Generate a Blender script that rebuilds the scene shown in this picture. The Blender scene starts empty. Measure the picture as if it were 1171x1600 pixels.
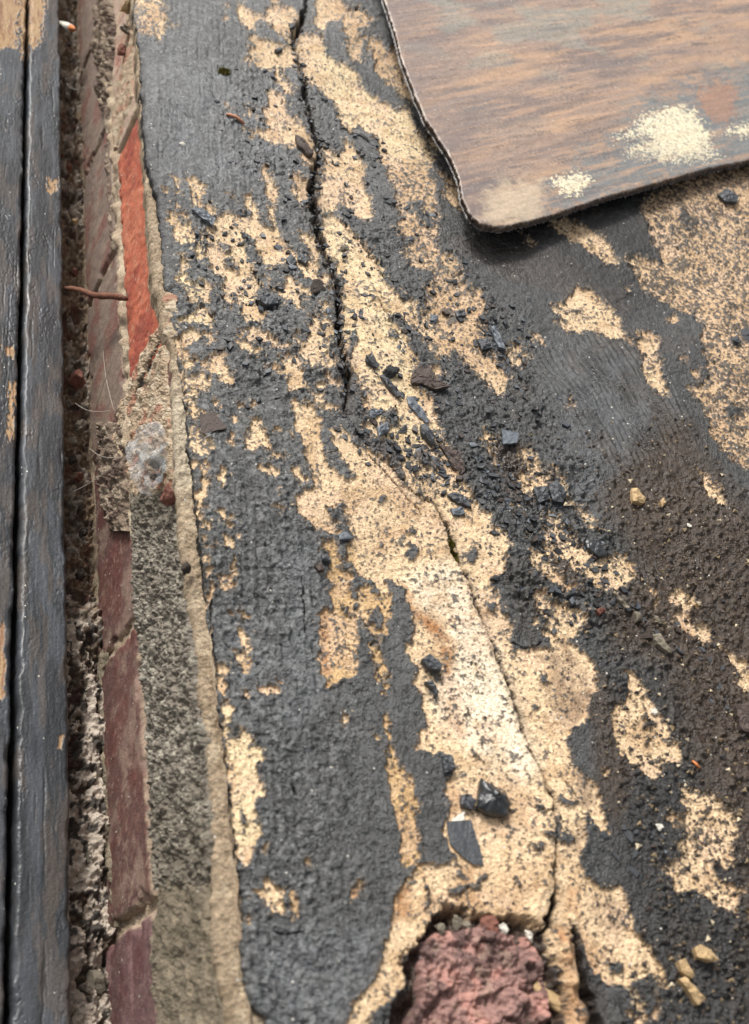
import bpy, math, random
import numpy as np
from mathutils import Vector, Matrix

random.seed(7)
RNG = np.random.RandomState(11)
scene = bpy.context.scene
COL = scene.collection

# ------------------------------------------------------------------ camera geometry
# Picture coordinates below are those of the 1171 x 1600 photograph.
F = 1500.0; CX, CY = 585.5, 800.0
def _n(v): return v / np.linalg.norm(v)
_V = np.array([75 - CX, 1500 + CY, -F]); YC = _n(_V)
_p = np.array([180 - CX, -(1000 - CY)]); _d = np.array([-55., -70.])
_k = (-F * F - _p @ _V[:2]) / (_d @ _V[:2])
ZC = -_n(np.array([*(_p + _k * _d), -F]))
XC = np.cross(YC, ZC)
R = np.array([XC, YC, ZC])
H = 0.345                                     # camera height over the rim, metres
CAM = np.array([0., 0., H])
def rays(x, y):
    x = np.asarray(x, float); y = np.asarray(y, float)
    d = np.stack([x - CX, -(y - CY), np.full_like(x + y, -F)], -1)
    return d @ R.T
def hit(x, y, p0, n):
    r = rays(x, y); n = np.asarray(n, float)
    t = ((np.asarray(p0) - CAM) @ n) / (r @ n)
    return CAM + r * t[..., None]
X0 = hit(np.array([75 + .094 * 2300.]), np.array([800.]), (0, 0, 0), (0, 0, 1))[0, 0]
TILT = math.radians(20)
PN = np.array([-math.sin(TILT), 0, math.cos(TILT)]); P0 = np.array([X0, 0, 0])
PU = np.array([math.cos(TILT), 0, math.sin(TILT)])
def onledge(x, y): return hit(np.asarray(x, float), np.asarray(y, float), P0, PN)
def onface(x, y, dx=0.0): return hit(np.asarray(x, float), np.asarray(y, float), (X0 + dx, 0, 0), (1, 0, 0))

cam = bpy.data.cameras.new('camera'); camo = bpy.data.objects.new('camera', cam); COL.objects.link(camo)
camo.matrix_world = Matrix.Translation(Vector(CAM)) @ Matrix(R.tolist()).to_4x4()
cam.sensor_fit = 'VERTICAL'; cam.sensor_height = 36; cam.sensor_width = 36 * 749 / 1024
cam.lens = F / 1600 * 36; cam.clip_start = 0.02; cam.clip_end = 200
cam.dof.use_dof = True
_f = onledge(560., 560.)
cam.dof.focus_distance = float(-((_f - CAM) @ R)[2]); cam.dof.aperture_fstop = 10
scene.camera = camo
scene.render.resolution_x = 749; scene.render.resolution_y = 1024

# ------------------------------------------------------------------ light: bright overcast
SUN_EL, SUN_AZ = math.radians(38), math.radians(-36)     # azimuth from +Y towards +X
w = bpy.data.worlds.new('World'); scene.world = w; w.use_nodes = True
nt = w.node_tree; nt.nodes.clear()
sky = nt.nodes.new('ShaderNodeTexSky'); sky.sky_type = 'NISHITA'; sky.sun_disc = False
sky.sun_elevation = SUN_EL; sky.sun_rotation = SUN_AZ; sky.air_density = 1.0; sky.dust_density = 4.0; sky.ozone_density = .6
hsv = nt.nodes.new('ShaderNodeHueSaturation'); hsv.inputs['Saturation'].default_value = .15
bg = nt.nodes.new('ShaderNodeBackground'); bg.inputs['Strength'].default_value = .072
wo = nt.nodes.new('ShaderNodeOutputWorld')
nt.links.new(sky.outputs[0], hsv.inputs['Color']); nt.links.new(hsv.outputs[0], bg.inputs[0]); nt.links.new(bg.outputs[0], wo.inputs[0])
sun = bpy.data.lights.new('sun', 'SUN'); sun.energy = 1.5; sun.angle = math.radians(10); sun.color = (1, .965, .91)
suno = bpy.data.objects.new('sun', sun); COL.objects.link(suno)
sd = Vector((math.sin(SUN_AZ) * math.cos(SUN_EL), math.cos(SUN_AZ) * math.cos(SUN_EL), math.sin(SUN_EL)))
suno.rotation_euler = sd.to_track_quat('Z', 'Y').to_euler(); suno.location = (0, 0, 3)
vs = scene.view_settings; vs.view_transform = 'Standard'; vs.look = 'None'; vs.exposure = 1.28; vs.gamma = 1; vs.use_curve_mapping = False

# ------------------------------------------------------------------ colour, noise
def lin(r, g=None, b=None):
    if g is None: r, g, b = r
    c = np.array([r, g, b], float) / 255
    return np.where(c <= .04045, c / 12.92, ((c + .055) / 1.055) ** 2.4)
def _h(ix, iy, s):
    a = (ix.astype(np.int64) * 374761393 + iy.astype(np.int64) * 668265263 + s * 1442695041) & 0xffffffff
    a = ((a ^ (a >> 13)) * 1274126177) & 0xffffffff
    a = a ^ (a >> 16)
    return (a & 0xffffff) / float(0xffffff)
def vn(x, y, s=0):
    fx = np.floor(x); fy = np.floor(y); u = x - fx; v = y - fy
    u = u * u * (3 - 2 * u); v = v * v * (3 - 2 * v)
    a = _h(fx, fy, s); b = _h(fx + 1, fy, s); c = _h(fx, fy + 1, s); d = _h(fx + 1, fy + 1, s)
    return (a + (b - a) * u) * (1 - v) + (c + (d - c) * u) * v
def fbm(x, y, o=4, s=0, g=.5):
    t = 0; a = 1; n = 0
    for i in range(o):
        t = t + a * (vn(x * 2 ** i + 17.3 * i, y * 2 ** i - 9.1 * i, s + i) * 2 - 1); n += a; a *= g
    return t / n * 1.45
def worley(x, y, s=0, jit=.9):
    """F1 distance, second distance, cell random, offset to the seed"""
    fx = np.floor(x); fy = np.floor(y)
    b1 = np.full(x.shape, 9.); b2 = np.full(x.shape, 9.); cr = np.zeros(x.shape); ox = np.zeros(x.shape); oy = np.zeros(x.shape)
    for i in (-1, 0, 1):
        for j in (-1, 0, 1):
            cx = fx + i; cy = fy + j
            dx = cx + .5 + jit * (_h(cx, cy, s) - .5) - x; dy = cy + .5 + jit * (_h(cx, cy, s + 5) - .5) - y
            d = np.sqrt(dx * dx + dy * dy); m = d < b1
            b2 = np.where(m, b1, np.minimum(b2, d)); b1 = np.where(m, d, b1)
            cr = np.where(m, _h(cx, cy, s + 9), cr); ox = np.where(m, dx, ox); oy = np.where(m, dy, oy)
    return b1, b2, cr, ox, oy
def sst(a, b, x):
    t = np.clip((x - a) / (b - a), 0, 1); return t * t * (3 - 2 * t)

# ------------------------------------------------------------------ rasters in picture space (marks traced on the surface)
GS = 2.0; GX0, GY0, GX1, GY1 = -160, -260, 1560, 1900
gxs = np.arange(GX0, GX1, GS); gys = np.arange(GY0, GY1, GS)
def bil(A, x, y):
    u = np.clip((x - GX0) / GS, 0, A.shape[1] - 1.001); v = np.clip((y - GY0) / GS, 0, A.shape[0] - 1.001)
    i = u.astype(int); j = v.astype(int); u = u - i; v = v - j
    return (A[j, i] * (1 - u) + A[j, i + 1] * u) * (1 - v) + (A[j + 1, i] * (1 - u) + A[j + 1, i + 1] * u) * v
def parse(s):
    v = [float(t) for t in s.replace(',', ' ').split()]
    return np.array(v).reshape(-1, 2)
def sdf_local(P, pad=26):
    x0, y0 = P.min(0) - pad; x1, y1 = P.max(0) + pad
    i0 = max(0, int((x0 - GX0) / GS)); i1 = min(len(gxs), int((x1 - GX0) / GS) + 1)
    j0 = max(0, int((y0 - GY0) / GS)); j1 = min(len(gys), int((y1 - GY0) / GS) + 1)
    if i1 <= i0 or j1 <= j0: return None
    X, Y = np.meshgrid(gxs[i0:i1], gys[j0:j1])
    d = np.full(X.shape, 1e9); ins = np.zeros(X.shape, bool)
    n = len(P)
    for k in range(n):
        ax, ay = P[k]; bx, by = P[(k + 1) % n]
        ex, ey = bx - ax, by - ay; L = ex * ex + ey * ey + 1e-9
        t = np.clip(((X - ax) * ex + (Y - ay) * ey) / L, 0, 1)
        d = np.minimum(d, (X - ax - t * ex) ** 2 + (Y - ay - t * ey) ** 2)
        if ay != by:
            c = ((ay > Y) != (by > Y)) & (X < (bx - ax) * (Y - ay) / (by - ay) + ax)
            ins ^= c
    d = np.sqrt(d)
    return (slice(j0, j1), slice(i0, i1)), np.where(ins, d, -d)
def blob(cx, cy, rx, ry=None, rot=0):
    ry = ry or rx; a = np.linspace(0, 2 * math.pi, 9)[:-1]
    c, s = math.cos(rot), math.sin(rot)
    return np.stack([cx + rx * np.cos(a) * c - ry * np.sin(a) * s, cy + rx * np.cos(a) * s + ry * np.sin(a) * c], 1)
def softmask(polys, soft):
    A = np.zeros((len(gys), len(gxs)))
    for P in polys:
        r = sdf_local(P, soft * 1.3)
        if r is None: continue
        sl, d = r; A[sl] = np.maximum(A[sl], sst(-soft, soft, d))
    return A
def distline(x, y, P):
    """distance from points to a polyline and the width interpolated along it (P rows: x y w)"""
    best = np.full(x.shape, 1e9); wd = np.zeros(x.shape)
    for a, b in zip(P[:-1], P[1:]):
        e = b[:2] - a[:2]; t = np.clip(((x - a[0]) * e[0] + (y - a[1]) * e[1]) / (e @ e), 0, 1)
        d = np.hypot(x - a[0] - t * e[0], y - a[1] - t * e[1]); m = d < best
        best = np.where(m, d, best); wd = np.where(m, a[2] + (b[2] - a[2]) * t, wd)
    return best, wd

# cream areas: 'speckle | outline'; minus areas: black paint left inside them
CREAM = """
.55|208 -40 258 -40 262 25 258 45 250 64 238 58 222 54 215 40 210 20
.2|264 38 278 42 272 46 262 45
.15|368 14 378 10 388 22 400 30 415 33 418 18 430 13 448 16 462 28 470 37 468 52 462 68 452 75 440 66 432 60 425 50 415 42 405 42 396 50 388 55 378 42 370 25
.1|422 2 438 4 436 10 424 10
.2|348 15 358 17 354 20
.05|350 34 357 33 355 39 349 38
.08|386 62 398 64 404 68 412 72 426 74 445 82 455 75 464 90 468 112 455 110 438 108 425 110 408 104 400 100 385 98 376 95 390 90 388 80 396 74
.3|430 110 442 110 443 122 455 140 458 148 445 148 436 138 428 125
.12|410 172 418 170 420 160 418 145 424 138 436 148 446 165 448 175 462 185 478 200 488 218 497 228 502 236 498 252 502 262 497 270 485 265 472 255 470 245 478 240 465 232 455 230 438 225 425 222 420 220 408 215 395 212 383 205 382 201 395 205 412 205 422 200 418 190 410 178
.1|387 168 400 172 396 176 388 174
.1|393 180 403 181 400 184
.1|352 162 360 168 354 168
.1|458 272 470 275 482 283 484 300 480 318 468 320 462 300
.15|412 260 420 268 424 278 432 290 434 312 425 310 418 305 415 285 410 270
.15|420 318 428 322 430 335 431 350 425 348 424 335 419 328
.15|266 275 272 280 282 290 280 297 272 292
.12|290 284 300 282 315 288 326 296 318 300 312 315 318 322 312 330 305 325 303 310 298 300
.12|320 328 330 318 336 328 330 340 322 335
.1|272 316 280 320 284 328 275 327
.1|254 298 260 301 257 304
.1|272 302 284 304 280 309
.1|354 302 364 306 370 312 360 308
.25|263 330 278 330 292 335 297 350 302 365 308 380 300 382 288 378 275 370 268 355 262 345
.2|300 376 310 378 318 400 312 408 306 395
.12|354 329 362 337 379 337 400 341 415 355 431 355 443 370 451 388 469 401 484 422 500 438 501 437 517 434 522 445 525 455 522 470 514 463 509 452 494 445 476 440 466 424 455 418 446 414 425 418 410 409 402 388 397 372 382 362 395 417 400 434 410 447 400 455 397 468 405 480 418 496 405 506 384 506 379 488 374 468 364 463 366 483 354 473 347 455 351 434 338 427 328 414 323 393 320 380 333 383 315 375 320 358 338 345
.1|384 303 390 305 400 318 405 335 404 345 396 342 390 325 384 315
.15|281 397 290 402 294 415 290 425 296 430 288 432 283 420 285 408
.15|274 430 285 424 295 438 310 440 322 438 332 448 325 458 328 468 318 472 310 462 306 470 295 468 288 455 278 442
.2|310 474 318 478 330 488 336 500 330 508 322 508 312 505 300 500 290 500 280 505 268 512 275 522 300 514 315 520 330 525 338 532 325 535 312 528 300 532 290 542 300 556 312 560 306 572 290 574 282 560 272 545 265 530 270 510 285 495 298 488 306 482
.15|446 429 456 434 469 457 484 463 483 470 469 468 466 486 474 493 459 488 443 473 431 460 420 452 413 440 410 429 418 432 423 445 436 455 443 450
.12|466 361 482 366 492 375 497 390 500 405 492 410 486 398 480 388 474 372
.12|470 405 492 408 498 425 490 432 478 428
.2|372 516 395 514 413 522 431 534 454 545 450 550 429 543 414 536 393 533 373 528
.15|370 538 388 538 411 549 409 556 391 556 378 551
.15|499 478 517 486 511 498 501 491
.2|483 506 496 506 499 522 491 537 478 540 481 520
.25|460 526 468 544 488 536 501 526 496 510 480 505 500 498 519 520 522 528 508 545 514 564 525 574 521 584 509 587 491 579 473 567 464 545
.2|506 587 519 602 530 613 529 623 519 615 506 600
.2|496 602 506 610 496 618 506 631 516 645 530 650 532 655 514 650 496 643 488 633 491 615
.15|434 558 452 559 468 574 475 597 478 610 465 615 452 615 450 597 440 587 429 585 424 579 414 579 427 573 440 579 442 574 436 567
.25|324 555 351 555 352 569 365 585 363 602 352 602 340 590 324 579 317 569
.45|280 575 300 582 318 580 330 590 326 608 312 612 306 625 312 645 302 660 295 650 288 610
.4|299 667 311 674 335 695 327 715 314 718 299 713 296 690
.1|333 620 338 624 341 633 335 632
.1|371 628 378 632 380 638 372 636
.3|393 632 400 635 398 641 393 640
.1|333 646 341 648 340 654 334 652
.1|316 645 325 648 320 652
.1|366 646 374 648 370 655 365 660 366 652
.2|393 656 406 654 409 667 419 674 414 690 424 705 434 712 446 716 446 720 429 725 422 717 414 702 404 702 396 709 386 705 382 687 391 674
.1|358 681 365 679 366 690 363 697 358 689
.2|404 728 424 731 434 743 429 751 417 741 404 738
.1|299 723 307 726 305 735 299 732
.15|312 728 325 730 328 742 315 748 310 738
.12|344 736 354 735 355 748 350 760 344 770 338 755 343 748
.12|314 751 328 753 328 768 320 772 312 760
.12|304 770 318 773 322 782 315 788 313 800 315 819 331 824 328 835 315 832 310 822 308 800
.1|454 737 466 733 472 745 482 742 482 752 470 755 460 748
.1|450 675 457 678 459 688 453 686
.1|428 675 437 677 432 680
.15|428 794 436 792 444 797 437 800
.1|433 770 438 772 438 778
.1|316 797 324 795 328 800 322 804
.12|336 804 349 806 354 822 365 829 361 835 351 827 344 814
.12|346 842 356 840 369 852 364 865 351 860
.1|313 843 319 846 319 851 314 850
.1|332 855 340 858 338 862
.1|369 842 375 845 373 850 368 848
.1|362 816 367 820 366 826
.1|319 853 325 860 322 862
.1|319 877 328 876 330 886 322 888
.1|321 893 333 894 327 902 322 909
.1|325 914 331 914 332 930 327 948 323 945
.1|362 876 367 880 369 904 360 906 362 895
.1|338 901 359 903 367 914 356 927 344 914
.1|358 953 366 955 368 963 361 966
.1|376 954 386 962 382 964
.1|372 981 379 978 390 988 390 1001 394 1019 387 1018 379 1006 374 991
.1|365 1015 387 1015 391 1033 385 1050 377 1038
.12|338 1033 354 1031 363 1038 355 1054 353 1074 347 1085 341 1069 341 1051
.08|345 1095 354 1090 369 1102 359 1115 354 1128 356 1141 361 1151 372 1146 372 1133 379 1143 397 1156 406 1169 410 1184 400 1192 405 1218 413 1228 413 1246 400 1249 397 1264 408 1290 406 1305 399 1328 386 1346 379 1359 372 1341 368 1315 361 1256 356 1192 351 1154 349 1120
.1|402 1074 413 1068 436 1074 438 1082 413 1083
.1|431 1060 440 1064 441 1070 435 1068
.1|378 1079 389 1080 388 1085 379 1085
.1|411 1374 419 1370 427 1382 445 1397 432 1405 447 1423 442 1428 422 1426 414 1410 395 1397 394 1392 409 1390
.1|452 1390 463 1397 465 1415 467 1433 460 1436 454 1410 449 1397
.1|478 1338 484 1340 487 1353 478 1354
.1|408 1323 414 1325 413 1332
.1|380 1432 390 1430 393 1438 384 1443
.25|538 1113 546 1115 540 1140 532 1131
.1|585 1142 592 1146 593 1157 588 1156
.3|560 1372 568 1374 568 1397 545 1408 550 1387
.25|494 26 492 18 496 -40 505 -60 518 0 532 13 545 26 560 23 578 36 583 41 573 51 563 54 552 61 563 69 568 85 565 100 552 95 545 85 540 74 547 64 537 59 532 46 517 38 506 54 499 54 488 41 492 33
.3|565 64 578 64 593 72 604 82 614 77 624 82 634 108 645 136 652 150 645 158 629 151 624 138 609 126 596 118 588 110 591 102 581 90 578 79 573 72
.14|473 56 488 61 503 63 505 74 511 87 522 96 540 100 552 108 561 118 565 131 583 143 599 154 614 164 619 168 641 164 643 179 652 205 673 236 678 256 668 269 655 282 640 272 604 262 592 246 591 218 560 196 545 202 535 192 529 174 527 159 501 136 488 128 476 123 468 102 460 78
.12|506 250 508 238 488 223 509 225 524 238 532 236 538 218 552 228 560 246 570 261 568 276 570 299 579 306 582 324 582 337 570 341 560 335 545 319 535 311 532 319 522 326 506 327 499 314 496 294 501 281 509 265
.4|668 200 681 213 696 241 699 246 681 236 670 228
.3|683 270 696 283 719 291 727 317 740 342 729 340 719 335 706 322 688 306 699 299 691 283
.4|604 262 640 250 678 256 668 275 675 291 682 320 686 345 680 365 682 385 690 400 705 402 715 412 721 425 720 440 735 450 752 458 758 485 745 500 765 520 750 535 775 560 795 590 780 618 760 600 740 580 725 565 715 555 712 540 705 555 690 562 673 555 660 537 650 515 645 500 655 490 675 488 665 473 668 455 663 442 678 440 675 422 652 417 637 409 629 396 645 388 642 373 627 368 617 355 628 345 618 325 614 300 606 280
.1|509 329 522 329 535 345 550 363 570 381 578 396 591 409 601 429 599 442 614 460 629 462 650 475 650 498 648 515 620 495 601 489 610 505 626 523 638 546 649 564 651 577 643 595 638 602 659 615 674 626 679 646 684 674 695 692 700 712 720 756 736 769 740 773 755 796 773 824 788 832 795 850 788 870 786 893 768 906 768 917 781 934 783 955 796 973 801 988 799 1009 806 1019 819 1015 835 1012 863 1008 853 971 892 1005 917 1021 930 1053 930 1078 922 1091 920 1119 908 1132 895 1135 885 1150 880 1165 888 1190 905 1212 925 1230 934 1254 936 1272 948 1305 940 1311 922 1290 912 1270 905 1290 912 1310 905 1330 900 1350 907 1368 922 1383 937 1389 964 1386 973 1398 983 1440 988 1461 1012 1482 1030 1512 1045 1551 1027 1545 1012 1524 988 1533 970 1545 945 1537 922 1518 910 1494 901 1464 885 1450 890 1500 905 1560 925 1640 885 1640 870 1520 855 1490 845 1455 685 1425 662 1462 645 1480 632 1500 628 1545 606 1561 581 1584 560 1640 520 1640 547 1587 558 1561 581 1536 596 1505 606 1459 611 1433 622 1390 633 1372 645 1370 654 1349 674 1349 695 1354 713 1338 700 1318 690 1300 706 1274 700 1246 698 1218 708 1205 706 1187 690 1175 677 1179 649 1166 657 1143 670 1133 662 1102 665 1079 647 1064 657 1051 647 1031 634 1005 647 1004 649 981 645 955 632 924 624 903 608 898 594 897 575 895 556 884 546 873 543 850 551 838 546 822 540 812 535 790 520 795 508 790 513 805 525 815 538 829 520 832 502 827 490 824 479 814 464 799 458 784 470 772 468 764 486 766 491 756 483 731 475 713 468 687 465 674 458 654 458 631 475 633 491 649 501 664 499 680 499 695 514 713 524 735 540 750 556 752 548 740 535 722 522 700 515 674 533 679 546 695 569 707 590 718 613 731 623 751 638 766 634 740 610 720 600 700 574 690 564 674 572 660 580 662 562 650 562 635 560 612 549 582 536 564 528 533 529 550 532 519 532 493 535 468 537 450 529 429 524 409 511 393 509 373 504 352
.2|565 809 588 809 590 824 572 824
.14|502 842 525 842 531 863 531 878 538 886 556 893 546 914 554 929 554 952 560 968 559 1006 556 1045 554 1054 531 1064 512 1076 505 1056 499 1026 502 1000 500 952 518 955 523 940 515 924 523 909 510 899 518 878 513 860 502 858
.3|560 914 581 910 594 922 614 927 611 955 604 973 601 993 590 1005 581 991 570 975 560 940
.5|578 1000 595 1000 604 1040 611 1075 600 1085 588 1040
.12|568 880 590 885 604 900 612 920 600 922 588 905 572 895
.18|603 1108 611 1133 612 1164 621 1195 644 1213 649 1231 652 1256 654 1300 659 1336 646 1356 631 1356 626 1338 623 1300 618 1282 613 1243 606 1213 604 1160
.1|669 574 678 576 690 587 693 592 679 592 672 585
.3|798 537 812 533 827 554 822 567 805 567 788 564 795 550
.12|832 525 849 530 853 542 843 537
.12|863 478 880 476 892 462 901 451 918 455 938 472 955 487 966 499 968 512 978 530 985 545 970 532 950 530 930 520 915 516 905 524 885 520 872 515 868 506 880 508 872 495 866 486
.3|996 518 1017 521 1029 537 1025 557 1034 601 1044 622 1030 622 1010 605 998 581 1003 564 989 537 1003 533
.2|972 448 982 450 979 456
.3|1043 500 1052 494 1059 505 1048 508
.3|1057 562 1066 562 1070 570 1060 570
.3|1076 584 1087 584 1088 594 1079 592
.1|882 622 888 624 895 637 888 635
.3|855 350 886 346 912 362 936 369 951 388 966 412 943 412 920 396 893 381 874 369
.3|814 362 824 370 835 388 825 386
.6|1013 304 1171 250 1300 200 1480 150 1560 200 1560 900 1300 820 1171 740 1150 722 1129 707 1109 680 1099 639 1071 608 1095 605 1101 593 1103 570 1090 539 1097 516 1078 492 1067 489 1040 473 1005 450 997 431 974 404 1000 400 1040 410 1010 360 1000 330
.25|1085 734 1109 745 1129 769 1133 789 1112 786 1099 758
.3|755 673 778 681 775 690 764 690 768 708 778 727 770 726 758 704
.3|809 696 832 708 847 735 862 754 843 766 828 789 812 773 812 742 824 731 812 712
.4|859 731 886 754 889 777 920 804 943 831 928 831 901 804 882 773 866 746
.2|797 785 809 800 800 802
.22|846 810 870 803 877 820 897 838 904 855 921 868 945 875 962 868 976 872 989 882 993 906 976 919 972 928 948 926 928 916 901 896 888 892 895 915 897 927 880 922 863 913 840 897 826 880 826 858 846 858 849 831
.14|834 926 849 926 863 943 880 943 908 957 913 974 901 991 884 1001 870 1008 863 1001 849 984 853 971 836 954
.05|828 968 838 967 841 975 832 979
.3|1008 919 1020 925 1028 940 1020 938
.15|1047 926 1065 919 1085 933 1094 947 1075 954 1061 950 1047 943
.3|1047 957 1068 957 1085 971 1109 977 1116 998 1099 1001 1078 991 1058 977
.25|1123 1001 1150 1022 1171 1039 1220 1080 1210 1120 1171 1080 1150 1056 1163 1058 1146 1032 1126 1012
.12|969 1049 989 1049 1003 1070 1010 1094 1024 1107 1037 1124 1041 1148 1061 1169 1061 1186 1054 1189 1035 1195 1025 1215 1010 1222 1000 1215 985 1205 975 1190 958 1160 955 1124 958 1100 979 1097 983 1080 976 1059
.28|1063 1227 1081 1233 1108 1239 1132 1257 1150 1278 1153 1302 1144 1320 1144 1350 1135 1356 1111 1353 1120 1374 1159 1392 1150 1410 1147 1431 1120 1419 1108 1407 1078 1392 1054 1398 1042 1386 1048 1377 1027 1362 1012 1347 1030 1353 1060 1347 1066 1335 1048 1320 1069 1317 1075 1299 1054 1293 1036 1278 1036 1269 1060 1278 1072 1269 1057 1248 1066 1242
.3|1165 1419 1190 1410 1230 1450 1190 1480 1165 1440
.1|976 1548 988 1545 1003 1580 1000 1588 985 1570
.1|973 1580 990 1588 1015 1586 1022 1560 1012 1550 1020 1545 1030 1565 1024 1594 990 1600
.2|888 1296 900 1292 905 1310 895 1312
.2|935 1205 945 1203 943 1215 936 1213
.2|1018 938 1030 950 1022 948
"""
BLACK = """
398 45 412 42 424 50 440 66 448 72 440 80 425 73 410 60 395 57
278 335 288 338 293 350 284 350
338 378 352 376 364 388 360 395 345 392
348 402 362 402 374 414 376 424 364 420 351 414
365 463 374 472 382 488 370 492 363 478
382 362 390 366 396 382 402 398 410 412 424 420 410 428 398 408 388 395 382 376
388 396 400 412 408 425 420 440 408 440 396 425
640 317 660 329 668 340 681 352 672 362 655 352 645 330
650 470 665 480 662 488 648 484
604 440 629 450 645 468 636 474 614 458
594 645 615 645 623 660 618 672 605 670 595 655
550 598 562 608 564 635 572 650 580 664 560 668 548 650 547 620
538 682 577 679 597 695 608 713 602 725 585 715 567 702 546 692
595 690 612 690 628 708 628 735 618 732 603 714
640 710 665 706 690 722 684 735 655 732
545 525 556 528 558 545 548 560 540 560
605 520 620 522 617 535 602 532
648 742 662 762 668 775 656 768
532 720 550 735 554 748 536 745 524 730
590 778 606 774 608 784 592 788
640 845 652 852 654 868 640 872 638 858
634 825 650 828 646 835
730 865 742 850 748 868 738 882 728 876
757 940 775 942 778 958 765 955
666 1025 690 1040 686 1052 668 1045 656 1035
665 1062 682 1068 686 1090 678 1088 674 1072
731 1100 742 1112 738 1118 730 1112
738 1172 748 1178 752 1190 742 1186
758 1116 763 1124
664 1385 670 1385 673 1415 666 1420
692 1387 720 1387 743 1374 762 1366 750 1380 723 1395 700 1404
798 1368 812 1372 810 1395 800 1385
815 1315 846 1326 840 1332 828 1338
841 1303 871 1300 892 1315 882 1320 851 1313
859 1278 869 1278 874 1296 892 1314 883 1322 850 1311 862 1300
868 1245 895 1260 892 1268 871 1260
832 1254 844 1266 848 1270 838 1268
901 1332 922 1329 921 1368 906 1364
946 1500 970 1512 966 1527 946 1518
948 1432 960 1438 956 1446
940 1480 955 1482 952 1492
837 1060 850 1052 856 1068 848 1070
826 1100 836 1110 830 1116
870 1000 885 995 888 1004
1000 1090 1012 1130 1022 1134 1004 1138
1010 1150 1018 1165 1008 1160
1068 932 1074 934 1074 942 1067 940
852 868 880 876 892 893 899 915 885 912 862 888
880 812 890 830 884 834
900 484 908 488 904 494 893 492
1060 330 1085 350 1080 362 1062 350
1130 632 1157 640 1155 654 1138 652
1060 560 1085 600 1070 600
1137 540 1150 536 1150 546 1140 548
1128 470 1150 478 1140 486
580 945 598 942 600 968 590 978 576 965
531 940 548 944 550 960 538 950
1080 1300 1090 1310 1088 1330
1110 1340 1130 1350 1118 1358
377 1272 386 1276 387 1292 379 1290
506 700 520 705 536 722 545 742 530 746 516 732 502 712
"""
FLD = np.full((len(gys), len(gxs)), -26.); SPK = np.full(FLD.shape, .25)
for ln in CREAM.strip().splitlines():
    sp, pts = ln.split('|'); r = sdf_local(parse(pts))
    if r is None: continue
    sl, d = r; SPK[sl] = np.where(d > -6, float(sp), SPK[sl]); FLD[sl] = np.maximum(FLD[sl], d)
for ln in BLACK.strip().splitlines():
    r = sdf_local(parse(ln)); sl, d = r; FLD[sl] = np.minimum(FLD[sl], -d)

def M(*strs, soft=12): return softmask([parse(s) for s in strs], soft)
T_WET = M('828 1010 850 1008 885 1020 905 1040 922 1062 922 1100 915 1128 890 1132 865 1112 850 1085 856 1050', soft=7)
T_WET = np.maximum(T_WET, M('890 1212 915 1222 932 1262 925 1275 905 1262 895 1240', soft=8))
T_WET = np.maximum(T_WET, M('895 1290 925 1290 925 1320 905 1360 900 1330', soft=8) * .8)
T_WET = np.maximum(T_WET, M('915 1395 975 1405 985 1450 960 1470 925 1440', soft=12) * .8)
T_WET = np.maximum(T_WET, M('770 685 800 690 820 715 815 760 800 745 780 725', soft=8) * .9)
T_RUST = M('630 905 642 918 655 945 690 975 712 1010 706 1055 696 1040 690 1015 668 985 648 958 634 930', soft=8)
T_RUST = np.maximum(T_RUST, M('696 1115 730 1120 728 1150 705 1150', soft=12) * .5)
T_RUST = np.maximum(T_RUST, M('703 1200 722 1245 716 1290 700 1270', soft=8) * .5)
T_RUST = np.maximum(T_RUST, M('620 1385 645 1380 640 1430 612 1445', '500 1010 520 1010 515 1075 505 1070', '500 950 512 950 516 1000 500 1000', '548 1385 570 1385 562 1405 545 1405', soft=8) * .85)
T_RUST = np.maximum(T_RUST, M('720 1350 850 1350 840 1400 800 1425 690 1420 700 1390', soft=14) * .35)
T_RUST = np.maximum(T_RUST, M('860 1450 885 1450 900 1520 930 1640 885 1640 872 1540', '900 1450 920 1470 940 1530 915 1510', '948 1570 975 1575 975 1600 950 1600', '885 1385 905 1400 900 1440 882 1420', soft=8) * .8)
T_RUST = np.maximum(T_RUST, M('430 15 450 14 460 28 440 30', '345 553 352 555 350 562 338 562', '213 30 250 20 245 60 220 55', '600 820 640 820 600 860 580 862', '262 528 300 528 285 600 272 590', soft=8) * .4)
T_MUST = M('500 842 560 850 562 1060 505 1080 495 950', '560 905 620 925 615 1090 575 1080', '603 1108 660 1200 660 1360 600 1400', soft=14)
T_WHITE = M('640 900 700 880 740 940 790 1060 840 1200 800 1230 740 1170 690 1120 680 1070 712 1040 700 980 660 940', '690 1040 780 1050 800 1140 730 1150', soft=26)
T_PALE = M('500 60 640 160 690 280 600 250 500 130', '509 329 600 440 640 560 660 620 560 620 525 500', '345 1100 420 1170 420 1310 360 1340', '560 600 690 680 690 740 600 700', '260 330 310 380 340 480 340 540 260 560', soft=20)
T_TAN = M('600 250 700 260 770 470 800 600 690 560 620 330', '1000 300 1560 100 1560 900 1080 740 1000 450', '480 -60 650 -60 660 150 600 130 520 60', soft=18)
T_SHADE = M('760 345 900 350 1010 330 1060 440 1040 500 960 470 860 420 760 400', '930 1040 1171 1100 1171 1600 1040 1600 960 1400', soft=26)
T_DIRT = M('1040 655 1075 665 1110 740 1171 800 1480 900 1480 1700 1250 1700 1171 1500 1150 1330 1100 1220 1060 1110 1040 1040 960 1010 950 960 970 930 1000 900 960 800 940 780', soft=34)
T_DIRT = np.maximum(T_DIRT, M('935 1050 960 1130 985 1210 960 1300 925 1250 925 1130', '855 860 900 880 900 930 860 900', '760 690 820 700 830 790 790 770', '1110 260 1240 200 1240 420 1171 330 1050 330 1000 340', soft=16) * .8)
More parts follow.
